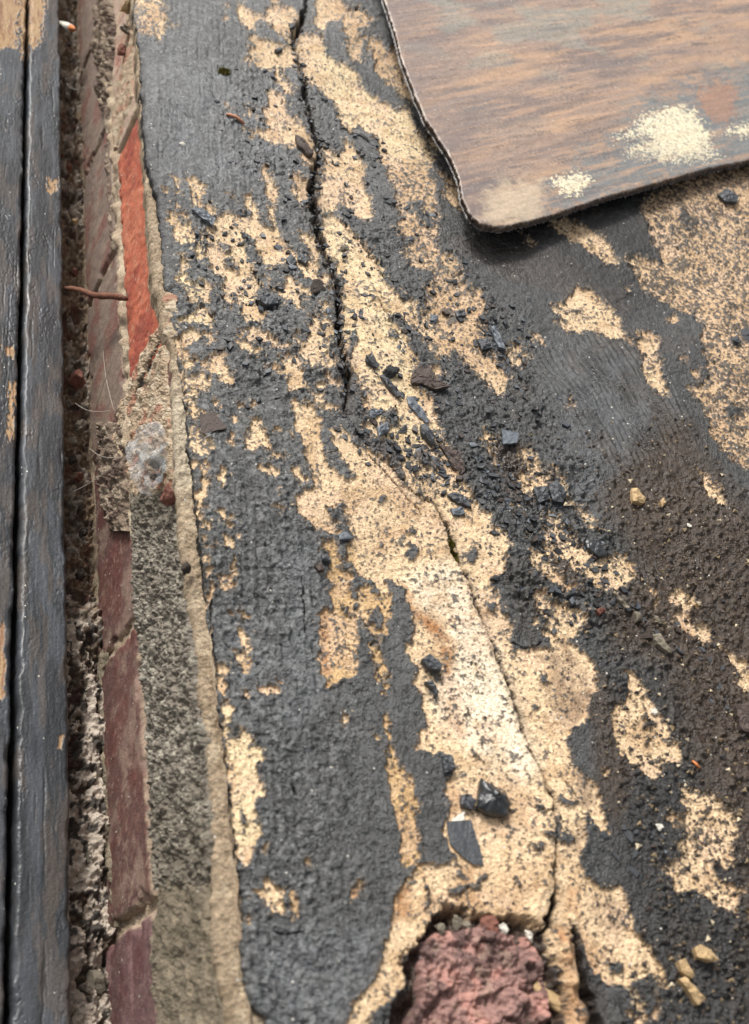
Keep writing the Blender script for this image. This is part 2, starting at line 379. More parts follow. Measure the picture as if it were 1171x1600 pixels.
T_SHEEN = M('235 60 330 80 430 180 450 290 360 300 260 290 230 180', '440 850 500 840 500 1060 470 1180 440 1130 430 1000', '400 1440 600 1450 560 1560 500 1640 390 1640', '860 540 960 545 1030 600 1060 660 1020 700 940 800 910 860 880 740 860 640', '330 960 420 940 400 1130 350 1020', soft=34)
T_BROWNBLK = M('600 1 640 60 640 100 610 60', '680 370 800 380 900 400 1000 500 900 470 800 440', '560 690 640 690 720 700 730 760 640 740', '540 560 560 560 552 660 534 640', soft=14)
FLAKY = M('380 110 520 130 560 250 780 450 850 560 900 800 1000 960 960 1010 820 960 700 760 560 700 520 640 380 620 250 480 300 330 380 300 340 180', '460 200 560 240 600 460 520 420', soft=46)
DEB = M('600 690 690 690 740 740 750 790 700 770 620 730', '740 700 800 740 850 800 830 830 760 790', '745 490 790 510 800 560 760 560', '548 190 600 215 600 270 560 250', '380 430 440 470 440 500 380 480', '960 935 1100 1010 1140 1100 1060 1040', '800 800 900 830 900 880 830 860', soft=14)
RIB = M('850 550 960 540 1030 600 1058 660 1040 700 980 720 930 690 880 640 860 600', soft=34)
SCUM = M('830 700 1171 760 1300 1700 930 1700 1010 1360 940 1200 930 1010 800 960 820 800', '600 690 760 690 900 1000 800 960 700 760', soft=20)

CRACK = parse  # (readability only)
def P3(s):
    v = [float(t) for t in s.split()]; return np.array(v).reshape(-1, 3)
CR1 = P3('486 -60 2 478 0 2.5 476 20 3 470 40 7 463 58 8 455 72 4 464 88 2 468 105 2 478 125 4 476 150 5 484 180 6 492 205 6 500 240 6 492 262 7 488 285 9 492 320 10 497 350 9 503 380 8 508 400 7 518 420 6 525 440 6 528 470 7 525 500 7 527 530 6 534 560 6 540 590 9 538 620 4 538 650 2 560 690 2 600 715 2 622 742 3 640 760 2 662 778 2 682 782 3 692 800 5 698 815 4 704 840 7 711 862 9 720 878 4 732 905 3.2 744 940 4 758 975 3 772 1005 3 783 1035 4.5 792 1060 3 802 1085 4 812 1118 5.5 822 1155 4 838 1195 3.6 850 1225 3 862 1252 3 862 1280 2 866 1310 2 864 1350 2.2 865 1380 3.5 862 1410 8 855 1440 10 845 1460 6')
CR2 = P3('884 1440 3 893 1465 8 897 1500 9 906 1545 14 925 1590 18 945 1660 22')
CR3 = P3('404 475 4 415 484 8 432 486 4')
CR4 = P3('540 200 3 552 206 5 566 212 3 575 225 2')
CR5 = P3('540 840 1.5 552 846 1 562 838 1')
LINES = [CR1, CR2]
HAIR = [P3('592 470 1.2 600 487 2 622 496 1.6 640 520 1.4 652 560 1.2'), P3('575 715 1 604 742 1.6 630 770 1.4 660 800 1'), P3('392 418 1.2 400 430 1.4 410 452 1.2'), P3('900 1250 1.2 880 1225 1.5'), P3('830 1262 1 848 1270 1.2 862 1272 1'),
        P3('800 1005 1.2 820 1012 1.8 848 1004 1.4'), P3('535 345 1 560 372 1.5 590 410 1.4 600 435 1'), P3('545 24 1 560 22 1.2 582 40 1.2'), P3('1010 605 1 998 580 1.4'), P3('472 902 1.2 478 985 1.2'), P3('458 1225 2 461 1243 4'), P3('330 940 2 332 1000 3 336 1060 2'), P3('930 830 1 960 860 1.5'), P3('1090 910 1 1080 940 2 1110 950 1.2'), P3('428 1455 1.5 452 1462 2 472 1455 1.5')]
HOLE = parse('685 1425 705 1418 760 1424 800 1430 830 1438 845 1455 858 1490 870 1520 880 1570 890 1680 596 1680 604 1590 618 1562 632 1540 630 1500 645 1480 662 1462')
r = sdf_local(HOLE, 40); HOLEF = np.full(FLD.shape, -40.); HOLEF[r[0]] = np.maximum(HOLEF[r[0]], r[1])

# ------------------------------------------------------------------ rims, in picture coordinates
RIMR = parse('205 -260 208 0 211 38 219 77 220 154 225 215 231 269 246 319 252 384 256 445 268 462 268 478 266 500 272 527 277 554 284 600 292 650 293 700 300 738 307 800 312 850 318 900 322 954 334 1015 338 1088 348 1146 354 1200 362 1258 371 1346 379 1415 375 1469 379 1527 388 1565 412 1590 430 1640 470 1900')
RIML = parse('190 -260 202 0 207 23 211 108 216 161 220 215 224 284 227 327 232 369 235 438 243 455 246 470 250 500 262 530 267 600 269 661 271 727 275 784 279 838 288 896 298 954 307 1031 315 1107 325 1200 331 1277 334 1354 332 1431 334 1469 342 1527 352 1569 357 1600 360 1900')
def rimx(T, y): return np.interp(y, T[:, 1], T[:, 0])

# ------------------------------------------------------------------ materials
def mat(name, attr=True, base=None, rough=.6, noise=.25, nscale=600, bump=.3, bscale=1200, bdist=.0004, rattr=False, spec=.5, sparkle=0, metallic=0, coat=0, **k):
    m = bpy.data.materials.new(name); m.use_nodes = True; t = m.node_tree; N = t.nodes; L = t.links
    b = N['Principled BSDF']; b.inputs['Roughness'].default_value = rough; b.inputs['Specular IOR Level'].default_value = spec; b.inputs['Metallic'].default_value = metallic
    tc = N.new('ShaderNodeTexCoord')
    if attr:
        a = N.new('ShaderNodeAttribute'); a.attribute_name = 'tone'; src = a.outputs['Color']
    else:
        rgb = N.new('ShaderNodeRGB'); rgb.outputs[0].default_value = (*base, 1); src = rgb.outputs[0]
    ns = N.new('ShaderNodeTexNoise'); ns.inputs['Scale'].default_value = nscale; ns.inputs['Detail'].default_value = 5; ns.inputs['Roughness'].default_value = .65
    L.new(tc.outputs['Object'], ns.inputs['Vector'])
    mr = N.new('ShaderNodeMapRange'); mr.inputs['From Min'].default_value = .25; mr.inputs['From Max'].default_value = .75
    mr.inputs['To Min'].default_value = 1 - noise; mr.inputs['To Max'].default_value = 1 + noise
    L.new(ns.outputs['Fac'], mr.inputs['Value'])
    mul = N.new('ShaderNodeVectorMath'); mul.operation = 'SCALE'; L.new(src, mul.inputs[0]); L.new(mr.outputs[0], mul.inputs['Scale'])
    out = mul.outputs[0]
    if sparkle:
        vo = N.new('ShaderNodeTexVoronoi'); vo.inputs['Scale'].default_value = 420; L.new(tc.outputs['Object'], vo.inputs['Vector'])
        sx = N.new('ShaderNodeSeparateColor'); L.new(vo.outputs['Color'], sx.inputs[0])
        g1 = N.new('ShaderNodeMath'); g1.operation = 'GREATER_THAN'; g1.inputs[1].default_value = 1 - sparkle; L.new(sx.outputs[0], g1.inputs[0])
        g2 = N.new('ShaderNodeMath'); g2.operation = 'LESS_THAN'; g2.inputs[1].default_value = .2; L.new(vo.outputs['Distance'], g2.inputs[0])
        g3 = N.new('ShaderNodeMath'); g3.operation = 'MULTIPLY'; L.new(g1.outputs[0], g3.inputs[0]); L.new(g2.outputs[0], g3.inputs[1])
        mx = N.new('ShaderNodeMix'); mx.data_type = 'RGBA'; L.new(g3.outputs[0], mx.inputs[0]); L.new(out, mx.inputs[6]); mx.inputs[7].default_value = (.5, .48, .43, 1)
        out = mx.outputs[2]
    L.new(out, b.inputs['Base Color'])
    if rattr:
        ra = N.new('ShaderNodeAttribute'); ra.attribute_name = 'gloss'; L.new(ra.outputs['Fac'], b.inputs['Roughness'])
    nb = N.new('ShaderNodeTexNoise'); nb.inputs['Scale'].default_value = bscale; nb.inputs['Detail'].default_value = 4; L.new(tc.outputs['Object'], nb.inputs['Vector'])
    bp = N.new('ShaderNodeBump'); bp.inputs['Strength'].default_value = bump; bp.inputs['Distance'].default_value = bdist
    L.new(nb.outputs['Fac'], bp.inputs['Height']); L.new(bp.outputs[0], b.inputs['Normal'])
    if coat: b.inputs['Coat Weight'].default_value = coat; b.inputs['Coat Roughness'].default_value = .12
    return m
MAT = {}
MAT['coat'] = mat('peeling_paint_on_render', rattr=True, noise=.5, nscale=1100, bump=1.0, bscale=1100, bdist=.0010, sparkle=.035)
MAT['mortar'] = mat('sandy_mortar', rough=.9, noise=.5, nscale=1100, bump=.9, bscale=1100, bdist=.0012, sparkle=.03)
MAT['brick'] = mat('fired_clay', rough=.8, noise=.4, nscale=600, bump=.7, bscale=1000, bdist=.0008, sparkle=.015)
MAT['timber'] = mat('painted_timber', rattr=True, noise=.4, nscale=900, bump=.5, bscale=900, bdist=.0005, sparkle=.02)
MAT['timber2'] = mat('crumbled_paint', rough=.55, noise=.3, nscale=700, bump=.5)
MAT['slate'] = mat('weathered_slate', rough=.5, noise=.16, nscale=900, bump=.4, spec=.5, bscale=1300, bdist=.0003, sparkle=.01)
MAT['rubble'] = mat('dusty_rubble', rough=.9, noise=.35, nscale=700, bump=.8, bscale=900, bdist=.001)
def plain(name, c, **k): return mat(name, attr=False, base=lin(*c), **k)
MAT['chip'] = plain('black_paint_chip', (58, 60, 64), rough=.5, noise=.35, nscale=500, bump=.6, bdist=.0006)
MAT['chipblue'] = plain('blue_grey_chip', (84, 90, 97), rough=.5, noise=.25)
MAT['chipbrown'] = plain('brown_chip', (70, 58, 52), rough=.7, noise=.3, bump=.8, bdist=.0008)
MAT['wetstone'] = plain('wet_dark_stone', (44, 46, 48), rough=.28, noise=.5, nscale=200, bump=.7, bscale=500, bdist=.0008)
MAT['tanstone'] = plain('tan_stone', (168, 142, 104), rough=.8, noise=.45, nscale=300)
MAT['greystone'] = plain('grey_stone', (112, 104, 90), rough=.85, noise=.5, nscale=300)
MAT['redstone'] = plain('brick_crumb', (112, 72, 60), rough=.9, noise=.5, nscale=300)
MAT['white'] = plain('white_flint', (196, 190, 178), rough=.45, noise=.3)
MAT['plaster'] = plain('dirty_plaster', (168, 156, 142), rough=.9, noise=.6, nscale=260, bump=.9, bscale=500, bdist=.0015)
MAT['rust'] = plain('rusty_iron', (98, 58, 38), rough=.8, noise=.6, nscale=350, bump=.8, bscale=600, bdist=.001)
MAT['wood'] = plain('raw_wood', (172, 118, 88), rough=.7, noise=.3, nscale=400)
MAT['orangewood'] = plain('orange_wood', (186, 112, 62), rough=.7, noise=.2)
MAT['moss'] = plain('moss_green', (98, 92, 28), rough=.8, noise=.5, nscale=300)
MAT['dark'] = plain('dark_soil', (52, 44, 38), rough=.95, noise=.4)
MAT['web'] = plain('web_grey', (150, 140, 130), rough=.6)
pm = bpy.data.materials.new('clear_film'); pm.use_nodes = True; pb = pm.node_tree.nodes['Principled BSDF']
pb.inputs['Base Color'].default_value = (.75, .78, .8, 1); pb.inputs['Roughness'].default_value = .12; pb.inputs['Alpha'].default_value = .26
pn = pm.node_tree.nodes.new('ShaderNodeTexNoise'); pn.inputs['Scale'].default_value = 160; pbm = pm.node_tree.nodes.new('ShaderNodeBump'); pbm.inputs['Strength'].default_value = .6; pbm.inputs['Distance'].default_value = .002
pm.node_tree.links.new(pn.outputs['Fac'], pbm.inputs['Height']); pm.node_tree.links.new(pbm.outputs[0], pb.inputs['Normal']); MAT['film'] = pm

# ------------------------------------------------------------------ object helpers
def link(name, me, m=None, parent=None, label=None, cat=None, group=None, kind=None, smooth=True):
    o = bpy.data.objects.new(name, me); COL.objects.link(o)
    if m is not None and len(me.materials) == 0: me.materials.append(m)
    if parent is not None: o.parent = parent
    tag(o, label, cat, group, kind); return o
def tag(o, label=None, cat=None, group=None, kind=None):
    if label: o['label'] = label
    if cat: o['category'] = cat
    if group: o['group'] = group
    if kind: o['kind'] = kind
    return o
def empty(name, label, cat, loc=(0, 0, 0), group=None):
    o = bpy.data.objects.new(name, None); COL.objects.link(o); o.location = loc; o.empty_display_size = .02
    return tag(o, label, cat, group)
def attrs(me, tone=None, gloss=None):
    n = len(me.vertices)
    if tone is not None:
        a = me.attributes.new('tone', 'FLOAT_COLOR', 'POINT'); c = np.ones((n, 4), np.float32); c[:, :3] = np.clip(tone.reshape(-1, 3), 0, 1); a.data.foreach_set('color', c.ravel())
    if gloss is not None:
        a = me.attributes.new('gloss', 'FLOAT', 'POINT'); a.data.foreach_set('value', np.ascontiguousarray(gloss.reshape(-1), np.float32))
def lattice(V, name, tone=None, gloss=None, keep=None, flip=False):
    """V: (h, w, 3) points -> quad sheet"""
    h, w_ = V.shape[:2]
    idx = np.arange(h * w_).reshape(h, w_)
    q = np.stack([idx[:-1, :-1], idx[1:, :-1], idx[1:, 1:], idx[:-1, 1:]], -1)
    if flip: q = q[..., ::-1]
    q = q.reshape(-1, 4) if keep is None else q[keep]
    me = bpy.data.meshes.new(name)
    me.vertices.add(h * w_); me.vertices.foreach_set('co', np.ascontiguousarray(V.reshape(-1), np.float32))
    me.loops.add(q.size); me.loops.foreach_set('vertex_index', np.ascontiguousarray(q.ravel(), np.int32))
    me.polygons.add(len(q)); me.polygons.foreach_set('loop_start', np.arange(0, q.size, 4, dtype=np.int32))
    me.update(calc_edges=True)
    me.polygons.foreach_set('use_smooth', np.ones(len(q), bool))
    attrs(me, tone, gloss)
    return me
def mix(a, b, t): return a + (b - a) * t[..., None]

# ================================================================== THE WALL
wall = empty('masonry_wall', 'old brick wall with rendered sloping top under flaking black paint over cream', 'wall', (float(X0), .3, 0)); wall['kind'] = 'thing'
def kid(o):      # parent keeping world placement
    o.parent = wall; o.matrix_parent_inverse = Matrix.Translation(-Vector(wall.location)); return o

# ---- painted render top
ST = 1.5
ys = np.concatenate([np.linspace(-240, -12, 24)[:-1], np.arange(-12, 1612, ST), np.linspace(1612, 1880, 26)])
us = np.concatenate([np.arange(0, 985, ST), 985 + np.cumsum(np.linspace(2, 26, 26))])
UU, YY = np.meshgrid(us, ys)
RX = rimx(RIMR, ys) + 2.2 * fbm(ys / 9, ys * 0, 3, 3) + 1.4 * (vn(ys / 3.3, ys * 0 + 2, 8) - .5)
XX = RX[:, None] + UU
B = onledge(XX, YY)
# metres along the surface
S = (B - P0) @ PU; T = B[..., 1]
sx, ty = S * 1000, T * 1000            # millimetres
wx = XX + 3.6 * fbm(sx / 5, ty / 5, 3, 21) + 2.2 * fbm(sx / 1.3, ty / 1.3, 2, 22)
wy = YY + 3.6 * fbm(sx / 5 + 40, ty / 5, 3, 23) + 2.2 * fbm(sx / 1.3, ty / 1.3 + 30, 2, 24)
f = bil(FLD, wx, wy); spk = bil(SPK, XX, YY); dirt = bil(T_DIRT, XX, YY); flaky = bil(FLAKY, XX, YY); scum = bil(SCUM, XX, YY)
near = sst(-14, 0, f); spk = spk + .03 + .12 * flaky * sst(.0, .5, fbm(sx / 20, ty / 20, 2, 29) + .25)
f = f + 4.6 * fbm(sx / 2.4, ty / 2.4, 4, 31, .75) * (1 + spk)
cream = sst(-1.1, 1.1, f)
# pits and leftover specks of black on the cream
d1, d2, c1, ox, oy = worley(sx / 2.3, ty / 2.3, 41)
pit = sst(.06, -.06, d1 - (.15 + .42 * spk) * (c1 ** 1.8) * (.6 + .8 * vn(sx / 12, ty / 12, 43)))
d1b, _, c1b, _, _ = worley(sx / 5.5, ty / 5.5, 45)
pit2 = sst(.05, -.05, d1b + .18 * fbm(sx / 2, ty / 2, 2, 47) - .5 * np.clip(c1b - (1.02 - spk * .75), 0, 1) * 2)
hn = fbm(sx / 1.5, ty / 1.5, 3, 51) + .35 * fbm(sx / 8, ty / 8, 2, 55)
blot = sst(-.06, .06, hn - (.68 - 1.0 * spk))
hole_px = bil(HOLEF, wx, wy)
dark_in = np.clip(np.maximum(np.maximum(pit, pit2 * .95), blot), 0, 1)
edge_r = sst(0, 12, f)
cream_m = cream * (1 - dark_in * .92)
# flecks of cream in the black near the edges
fl = sst(.0, .05, vn(sx / 1.1, ty / 1.1, 61) - (.975 - .09 * near * (1 + flaky))) * (1 - cream)
cream_m = np.maximum(cream_m, fl * .8)
# cracks
warpx = XX + 2.6 * fbm(sx / 3, ty / 3, 3, 71); warpy = YY + 2.6 * fbm(sx / 3 + 9, ty / 3, 3, 72)
crk = np.zeros(XX.shape); crkw = np.zeros(XX.shape)
for Ln in LINES:
    d, w_ = distline(warpx, warpy, Ln); w_ = w_ * (.5 + 1.7 * vn(sx / 4, ty / 4, 77))
    crk = np.maximum(crk, sst(w_ * .62, w_ * .25, d) * np.clip(w_ / 5, .45, 2)); crkw = np.maximum(crkw, sst(w_ * 2.4 + 2, w_ * .5, d))
for Ln, amp in [(CR3, 1.2), (CR4, 1.0)] + [(h_, .5) for h_ in HAIR]:
    d, w_ = distline(warpx, warpy, Ln); crk = np.maximum(crk, sst(w_ * .75, w_ * .25, d) * amp)
# cream fades to the dark tone inside the cracks
cream_m = cream_m * (1 - .9 * np.clip(crk, 0, 1))
black = 1 - cream_m
# relief (metres)
big = .0035 * fbm(sx / 90, ty / 90, 2, 81) + .0012 * fbm(sx / 26, ty / 26, 3, 82)
dc, _ = distline(XX, YY, CR1); side = np.where(XX > np.interp(YY, CR1[::1, 1], CR1[::1, 0]), 1, -1)
big = big + .0016 * np.exp(-(dc / 60) ** 2) - .0011 * side * np.exp(-(dc / 26) ** 2)
black_layer = (1 - sst(-1.2, 1.6, f)) * .0013
rough_b = .00036 * fbm(sx / 1.9, ty / 1.9, 4, 83, .62)
p1, p2, pc, pox, poy = worley(sx / 6.5 + .5 * fbm(sx / 4, ty / 4, 2, 84), ty / 4.6 + .5 * fbm(sx / 4, ty / 4 + 7, 2, 85), 86)
plate = (pc - .4) * .0016 + ((pox * (pc * 7 % 1 - .5) + poy * (pc * 13 % 1 - .5))) * .0034
q1, q2, qc, qox, qoy = worley(sx / 2.2, ty / 1.7, 87)
plate2 = (qc - .5) * .0011 + (qox * (qc * 7 % 1 - .5) + qoy * (qc * 11 % 1 - .5)) * .0018
patchy = sst(-.15, .35, fbm(sx / 16, ty / 16, 2, 88))
flk = (flaky * .85 + scum * .3 + .05) * (1 - cream)
ridge = 1 - np.abs(fbm(sx / 4.2, ty / 4.2, 4, 89, .6)) * 2.6
left_zone = sst(700, 420, XX) * (1 - cream)
g_rib = bil(RIB, XX, YY)
ph = (XX * .86 - YY * .5 + 5 * fbm(sx / 30, ty / 30, 2, 90) + .9 * fbm(sx / 5, ty / 5, 2, 99)) / 8.4
rib = (np.abs((ph % 1) - .5) * 2) ** 1.5 * .0038 * np.clip(1.5 * vn(sx / 9, ty / 20, 91) - .1, 0, 1) * g_rib * (1 - cream)
brush = .0003 * fbm(sx / 1.4 - ty / 18, ty / 30 + sx / 60, 2, 92) * left_zone
calm = 1 - .75 * g_rib
hgt = big + black_layer + calm * (rough_b * (.55 + .6 * black) + plate * flk * patchy + plate2 * (flk * .9)) + .0006 * np.clip(ridge, -1, 1) * left_zone * (.15 + .85 * sst(300, 900, YY)) + .00018 * (.5 - worley(sx / 1.5, ty / 1.5, 98)[0]) * black * (1 - cream) + rib + brush
hgt = hgt + .00028 * fbm(sx / 1.2, ty / 1.2, 2, 93) * cream - .0007 * pit * cream * (1 - blot) + .0005 * (blot + pit2) * cream
hgt = hgt - .0055 * crk - .0008 * crkw + .0007 * sst(.0, .3, crkw) * sst(.9, .5, crkw) * np.clip(.3 + fbm(sx / 5, ty / 5, 2, 78), 0, 1)
hgt = hgt - .0010 * sst(.09, .0, p2 - p1) * flk * patchy * calm + .0006 * np.exp(-((f + 2.5) / 2.2) ** 2) * (1 - cream) * np.clip(.4 + fbm(sx / 4, ty / 4, 2, 79) * 1.5, 0, 1.4)
mid = fbm(sx / 3.2, ty / 3.2, 3, 180, .6); hgt = hgt + .0005 * mid * (1 - cream) * calm * (.5 + .6 * left_zone * sst(300, 800, YY))
lumps = np.clip(fbm(sx / 3.2, ty / 3.2, 3, 94) - .12, 0, 1) * .0026 * scum * (1 - cream)
hgt = hgt + lumps
hole = sst(-5, 14, hole_px + 9 * fbm(sx / 4, ty / 4, 4, 95, .6))
hgt = hgt - hole * (.0095 + .004 * fbm(sx / 6, ty / 6, 3, 96))
# the loose lumpy lip of brown mortar right of the hole
lip = bil(M('855 1440 890 1440 905 1500 930 1640 885 1640 872 1540 860 1480', soft=12), XX, YY)
hgt = hgt + lip * (.0035 + .003 * fbm(sx / 5, ty / 5, 3, 97)) * (1 - hole)
# rounded arris along the rim
hgt = hgt - .003 * np.exp(-UU / 5.5)
Vt = B + PN * hgt[..., None]
# colours
cr_c = lin(203, 176, 141); cr_pale = lin(208, 186, 148); cr_white = lin(217, 200, 175); cr_tan = lin(182, 152, 118); cr_must = lin(180, 148, 104)
pink = lin(204, 174, 146)
C = np.broadcast_to(cr_c, XX.shape + (3,)).copy()
C = mix(C, cr_pale, bil(T_PALE, XX, YY) * .75); C = mix(C, cr_tan, bil(T_TAN, XX, YY) * .8); C = mix(C, cr_must, bil(T_MUST, XX, YY) * .9); C = mix(C, cr_white, bil(T_WHITE, XX, YY))
C = mix(C, pink, sst(.05, .5, fbm(sx / 14, ty / 14, 3, 101)) * .5)
C = mix(C, lin(160, 126, 86), sst(.1, .6, fbm(sx / 9 + 50, ty / 9, 4, 102)) * .45)
C = C * (1 + .22 * fbm(sx / 1.2, ty / 1.2, 2, 103))[..., None]
wetm = bil(T_WET, wx + 14 * fbm(sx / 7, ty / 7, 4, 108, .65), wy + 14 * fbm(sx / 7, ty / 7 + 8, 4, 109, .65)); rust = bil(T_RUST, XX, YY)
C = mix(C, lin(128, 104, 80), np.clip(wetm * (.62 + .55 * fbm(sx / 3, ty / 3, 4, 104, .65)), 0, 1)); C = mix(C, lin(150, 104, 62), np.clip(rust * (.7 + .5 * fbm(sx / 4, ty / 4, 3, 105)), 0, 1))
# black paint tones; a shadow line at the mortar rim is painted in last
K = np.broadcast_to(lin(60, 61, 61), XX.shape + (3,)).copy()
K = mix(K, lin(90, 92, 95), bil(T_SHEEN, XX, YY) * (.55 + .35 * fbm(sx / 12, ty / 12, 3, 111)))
K = mix(K, lin(50, 40, 31), np.clip(dirt * 1.05, 0, 1)); K = mix(K, lin(74, 64, 58), bil(T_BROWNBLK, XX, YY) * .6)
K = mix(K, lin(70, 58, 46), sst(.1, .5, fbm(sx / 20, ty / 20, 3, 112)) * .4 * sst(600, 900, XX))
K = mix(K, lin(108, 92, 70), np.clip(lumps / .0012 - .3, 0, 1) * dirt * .45)
K = K * (1 + .32 * fbm(sx / 2.5, ty / 2.5, 3, 113) + .5 * fbm(sx / .9, ty / .9, 2, 114) + .5 * (pc - .5) * flk)[..., None]
K = mix(K, lin(116, 117, 116), sst(-.05, .8, .5 * mid + fbm(sx / 1.4, ty / 1.4, 3, 115)) * .75 * left_zone)
K = mix(K, lin(88, 86, 84), sst(.15, .8, fbm(sx / 1.6, ty / 1.6, 3, 116)) * .5 * (1 - left_zone))
K = mix(K, lin(30, 29, 29), sst(.1, .7, fbm(sx / 3.5 + 40, ty / 3.5, 4, 117, .65)) * .65)
K = mix(K, lin(124, 104, 82), sst(-8, 0, f) * sst(-.1, .6, fbm(sx / 1.8, ty / 1.8, 3, 118)) * .4)
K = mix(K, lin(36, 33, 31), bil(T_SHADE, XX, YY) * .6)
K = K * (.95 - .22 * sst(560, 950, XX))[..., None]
K = mix(K, lin(60, 46, 34) * (1 + .35 * fbm(sx / 1.8, ty / 1.8, 3, 119))[..., None], np.clip(dirt, 0, 1) * .62)
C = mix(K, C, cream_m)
C = mix(C, lin(60, 48, 38), np.clip(crkw * .35 + crk * .5, 0, 1) * .8)
C = mix(C, lin(70, 54, 44), hole * .9)
rim_shade = np.exp(-UU / 4.5) * (1 - cream) ; C = mix(C, lin(24, 24, 26), np.clip(rim_shade * sst(430, 380, YY) * sst(60, 110, YY) * 1.2, 0, 1))  # shadow line below the paint edge, coloured in along the upper rim
G = .38 + .13 * fbm(sx / 8, ty / 8, 3, 121) - .06 * bil(T_SHEEN, XX, YY) - .03 * dirt; G = G * (1 - cream_m) + .75 * cream_m; G = G - .25 * wetm
# skirt down the arris
SK = 5
sk = []; skc = []
for i in range(SK):
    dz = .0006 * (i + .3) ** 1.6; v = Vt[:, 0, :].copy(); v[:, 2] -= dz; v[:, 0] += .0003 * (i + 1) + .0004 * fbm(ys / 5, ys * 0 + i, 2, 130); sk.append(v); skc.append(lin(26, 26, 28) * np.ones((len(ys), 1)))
Vt = np.concatenate([np.stack(sk[::-1], 1), Vt], 1)
C = np.concatenate([np.stack(skc[::-1], 1), C], 1); G = np.concatenate([np.full((len(ys), SK), .6), G], 1)
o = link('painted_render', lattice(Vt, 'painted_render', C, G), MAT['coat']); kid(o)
Vs = Vt[:, SK:]; 
del sk, skc
def surf(px, py):
    """world point and slope of the painted top at a picture point"""
    j = np.clip(np.searchsorted(ys, py), 1, len(ys) - 1); u = px - RX[j]; i = int(np.clip(np.searchsorted(us, u), 1, len(us) - 2))
    return Vs[j, i].copy()
def surf_many(P): return np.array([surf(a, b) for a, b in P])

# ---- mortar rim below the paint edge
n = 22
vv = np.linspace(0, 1, n)
RL = rimx(RIML, ys) + 3.0 * (ys < 900) + 2.2 * fbm(ys / 14, ys * 0 + 5, 3, 141); RR = RX + 1.0
XXr = RL[:, None] + (RR - RL)[:, None] * vv; YYr = np.repeat(ys[:, None], n, 1)
Br = onledge(XXr, YYr); sr = ((Br - P0) @ PU) * 1000; tr = Br[..., 1] * 1000
hr = -.0035 + .0007 * fbm(sr / 4, tr / 4, 3, 142) + .0004 * fbm(sr / 1.3, tr / 1.3, 3, 143) - .0035 * (1 - vv) ** 6 + .0006 * fbm(sr / 9, tr / 9, 4, 148, .65)
Vr = Br + PN * hr[..., None]
back = Vr[:, :1] * 1.0; cols = []
for i in range(10):
    c = Vr[:, 0].copy(); c[:, 2] -= .0012 * (i + 1); c[:, 0] += .0004 * (i + 1) + .0006 * fbm(c[:, 1] * 300, c[:, 2] * 300, 3, 144); cols.append(c)
Vr = np.concatenate([np.stack(cols[::-1], 1), Vr], 1)
sr = Vr[..., 0] * 1000; tr = Vr[..., 1] * 1000; YYr = np.concatenate([np.repeat(ys[:, None], 10, 1), YYr], 1)
Cr = np.broadcast_to(lin(142, 125, 103), Vr.shape).copy()
Cr = mix(Cr, lin(168, 152, 128), sst(.1, .6, fbm(sr / 8, tr / 8, 3, 145)) * .7); Cr = mix(Cr, lin(120, 104, 82), sst(.1, .5, fbm(sr / 6 + 8, tr / 6, 3, 146)) * .7)
Cr = mix(Cr, lin(178, 168, 148), sst(560, 640, YYr) * sst(800, 720, YYr) * .5)
Cr = Cr * (1 + .3 * fbm(sr / 1.2, tr / 1.2, 2, 147))[..., None]
kid(link('mortar_rim', lattice(Vr, 'mortar_rim', Cr), MAT['mortar'], label='thin tan mortar rim along the broken edge of the paint'))

# ---- brick courses on the near face
def slope(s, y): return 75 + s * (y + 1500)
def yz(x, y, dx=0): p = onface(np.array([float(x)]), np.array([float(y)]), dx)[0]; return p[1], p[2]
Z1 = yz(slope(.094, 800), 800)[1]; Z2 = yz(slope(.056, 800), 800)[1]; Z3 = yz(slope(.025, 800), 800)[1]
JT = .0095
def brickmesh(name, y0, y1, z0, z1, x0, colf, amp=.0010, depth=.10, st=.0010, chip=.008, seed=0):
    """a brick with a worn front face (towards -X): front lattice wrapped round its four edges"""
    r = .003
    ny = max(6, int((y1 - y0) / st)); nz = max(6, int((z1 - z0) / st))
    ya = np.linspace(y0, y1, ny); za = np.linspace(z0, z1, nz)
    Y, Z = np.meshgrid(ya, za)
    # distance to the edge, wobbly
    ed = np.minimum(np.minimum(Y - y0, y1 - Y), np.minimum(Z - z0, z1 - Z))
    scr = sst(.5, .7, fbm(Y * 900, Z * 60, 3, 203 + seed)); wob = chip * np.clip(fbm(Y * 90, Z * 90, 3, 200 + seed), 0, 1)
    X = x0 + amp * .45 * fbm(Y * 260, Z * 260, 4, 201 + seed) + amp * .5 * fbm(Y * 30, Z * 30, 2, 202 + seed) + (r + wob) * np.clip(1 - ed / (r + wob + 1e-5), 0, 1) ** 2
    f0 = np.stack([X, Y, Z], -1)
    # wrap back
    pad = np.pad(f0, ((1, 1), (1, 1), (0, 0)), mode='edge'); m = np.zeros(pad.shape[:2], bool); m[0] = m[-1] = True; m[:, 0] = m[:, -1] = True
    pad[m, 0] = x0 + depth
    Cc = colf(pad[..., 1] * 1000, pad[..., 2] * 1000, seed); ya_, za_ = pad[..., 1] * 1000, pad[..., 2] * 1000
    dust = sst(.15, .7, fbm(ya_ / 1.6, za_ / 1.6, 4, 204 + seed, .7) + .35 * fbm(ya_ / 12, za_ / 12, 2, 205 + seed)); Cc = mix(Cc, lin(150, 132, 116), dust * (.15 if colf is c_orange else .2 if colf is c_purple else .4)); Cc = Cc * (1 + .16 * fbm(ya_ / 3, za_ / 3, 3, 206 + seed))[..., None]
    edp = np.pad(ed, 1) * 1000; Cc = mix(Cc, lin(156, 138, 116), sst(3.2, .6, edp + 1.6 * fbm(ya_ / 2, za_ / 2, 3, 207 + seed)) * .7)
    me = lattice(pad, name, Cc, flip=False)
    return me
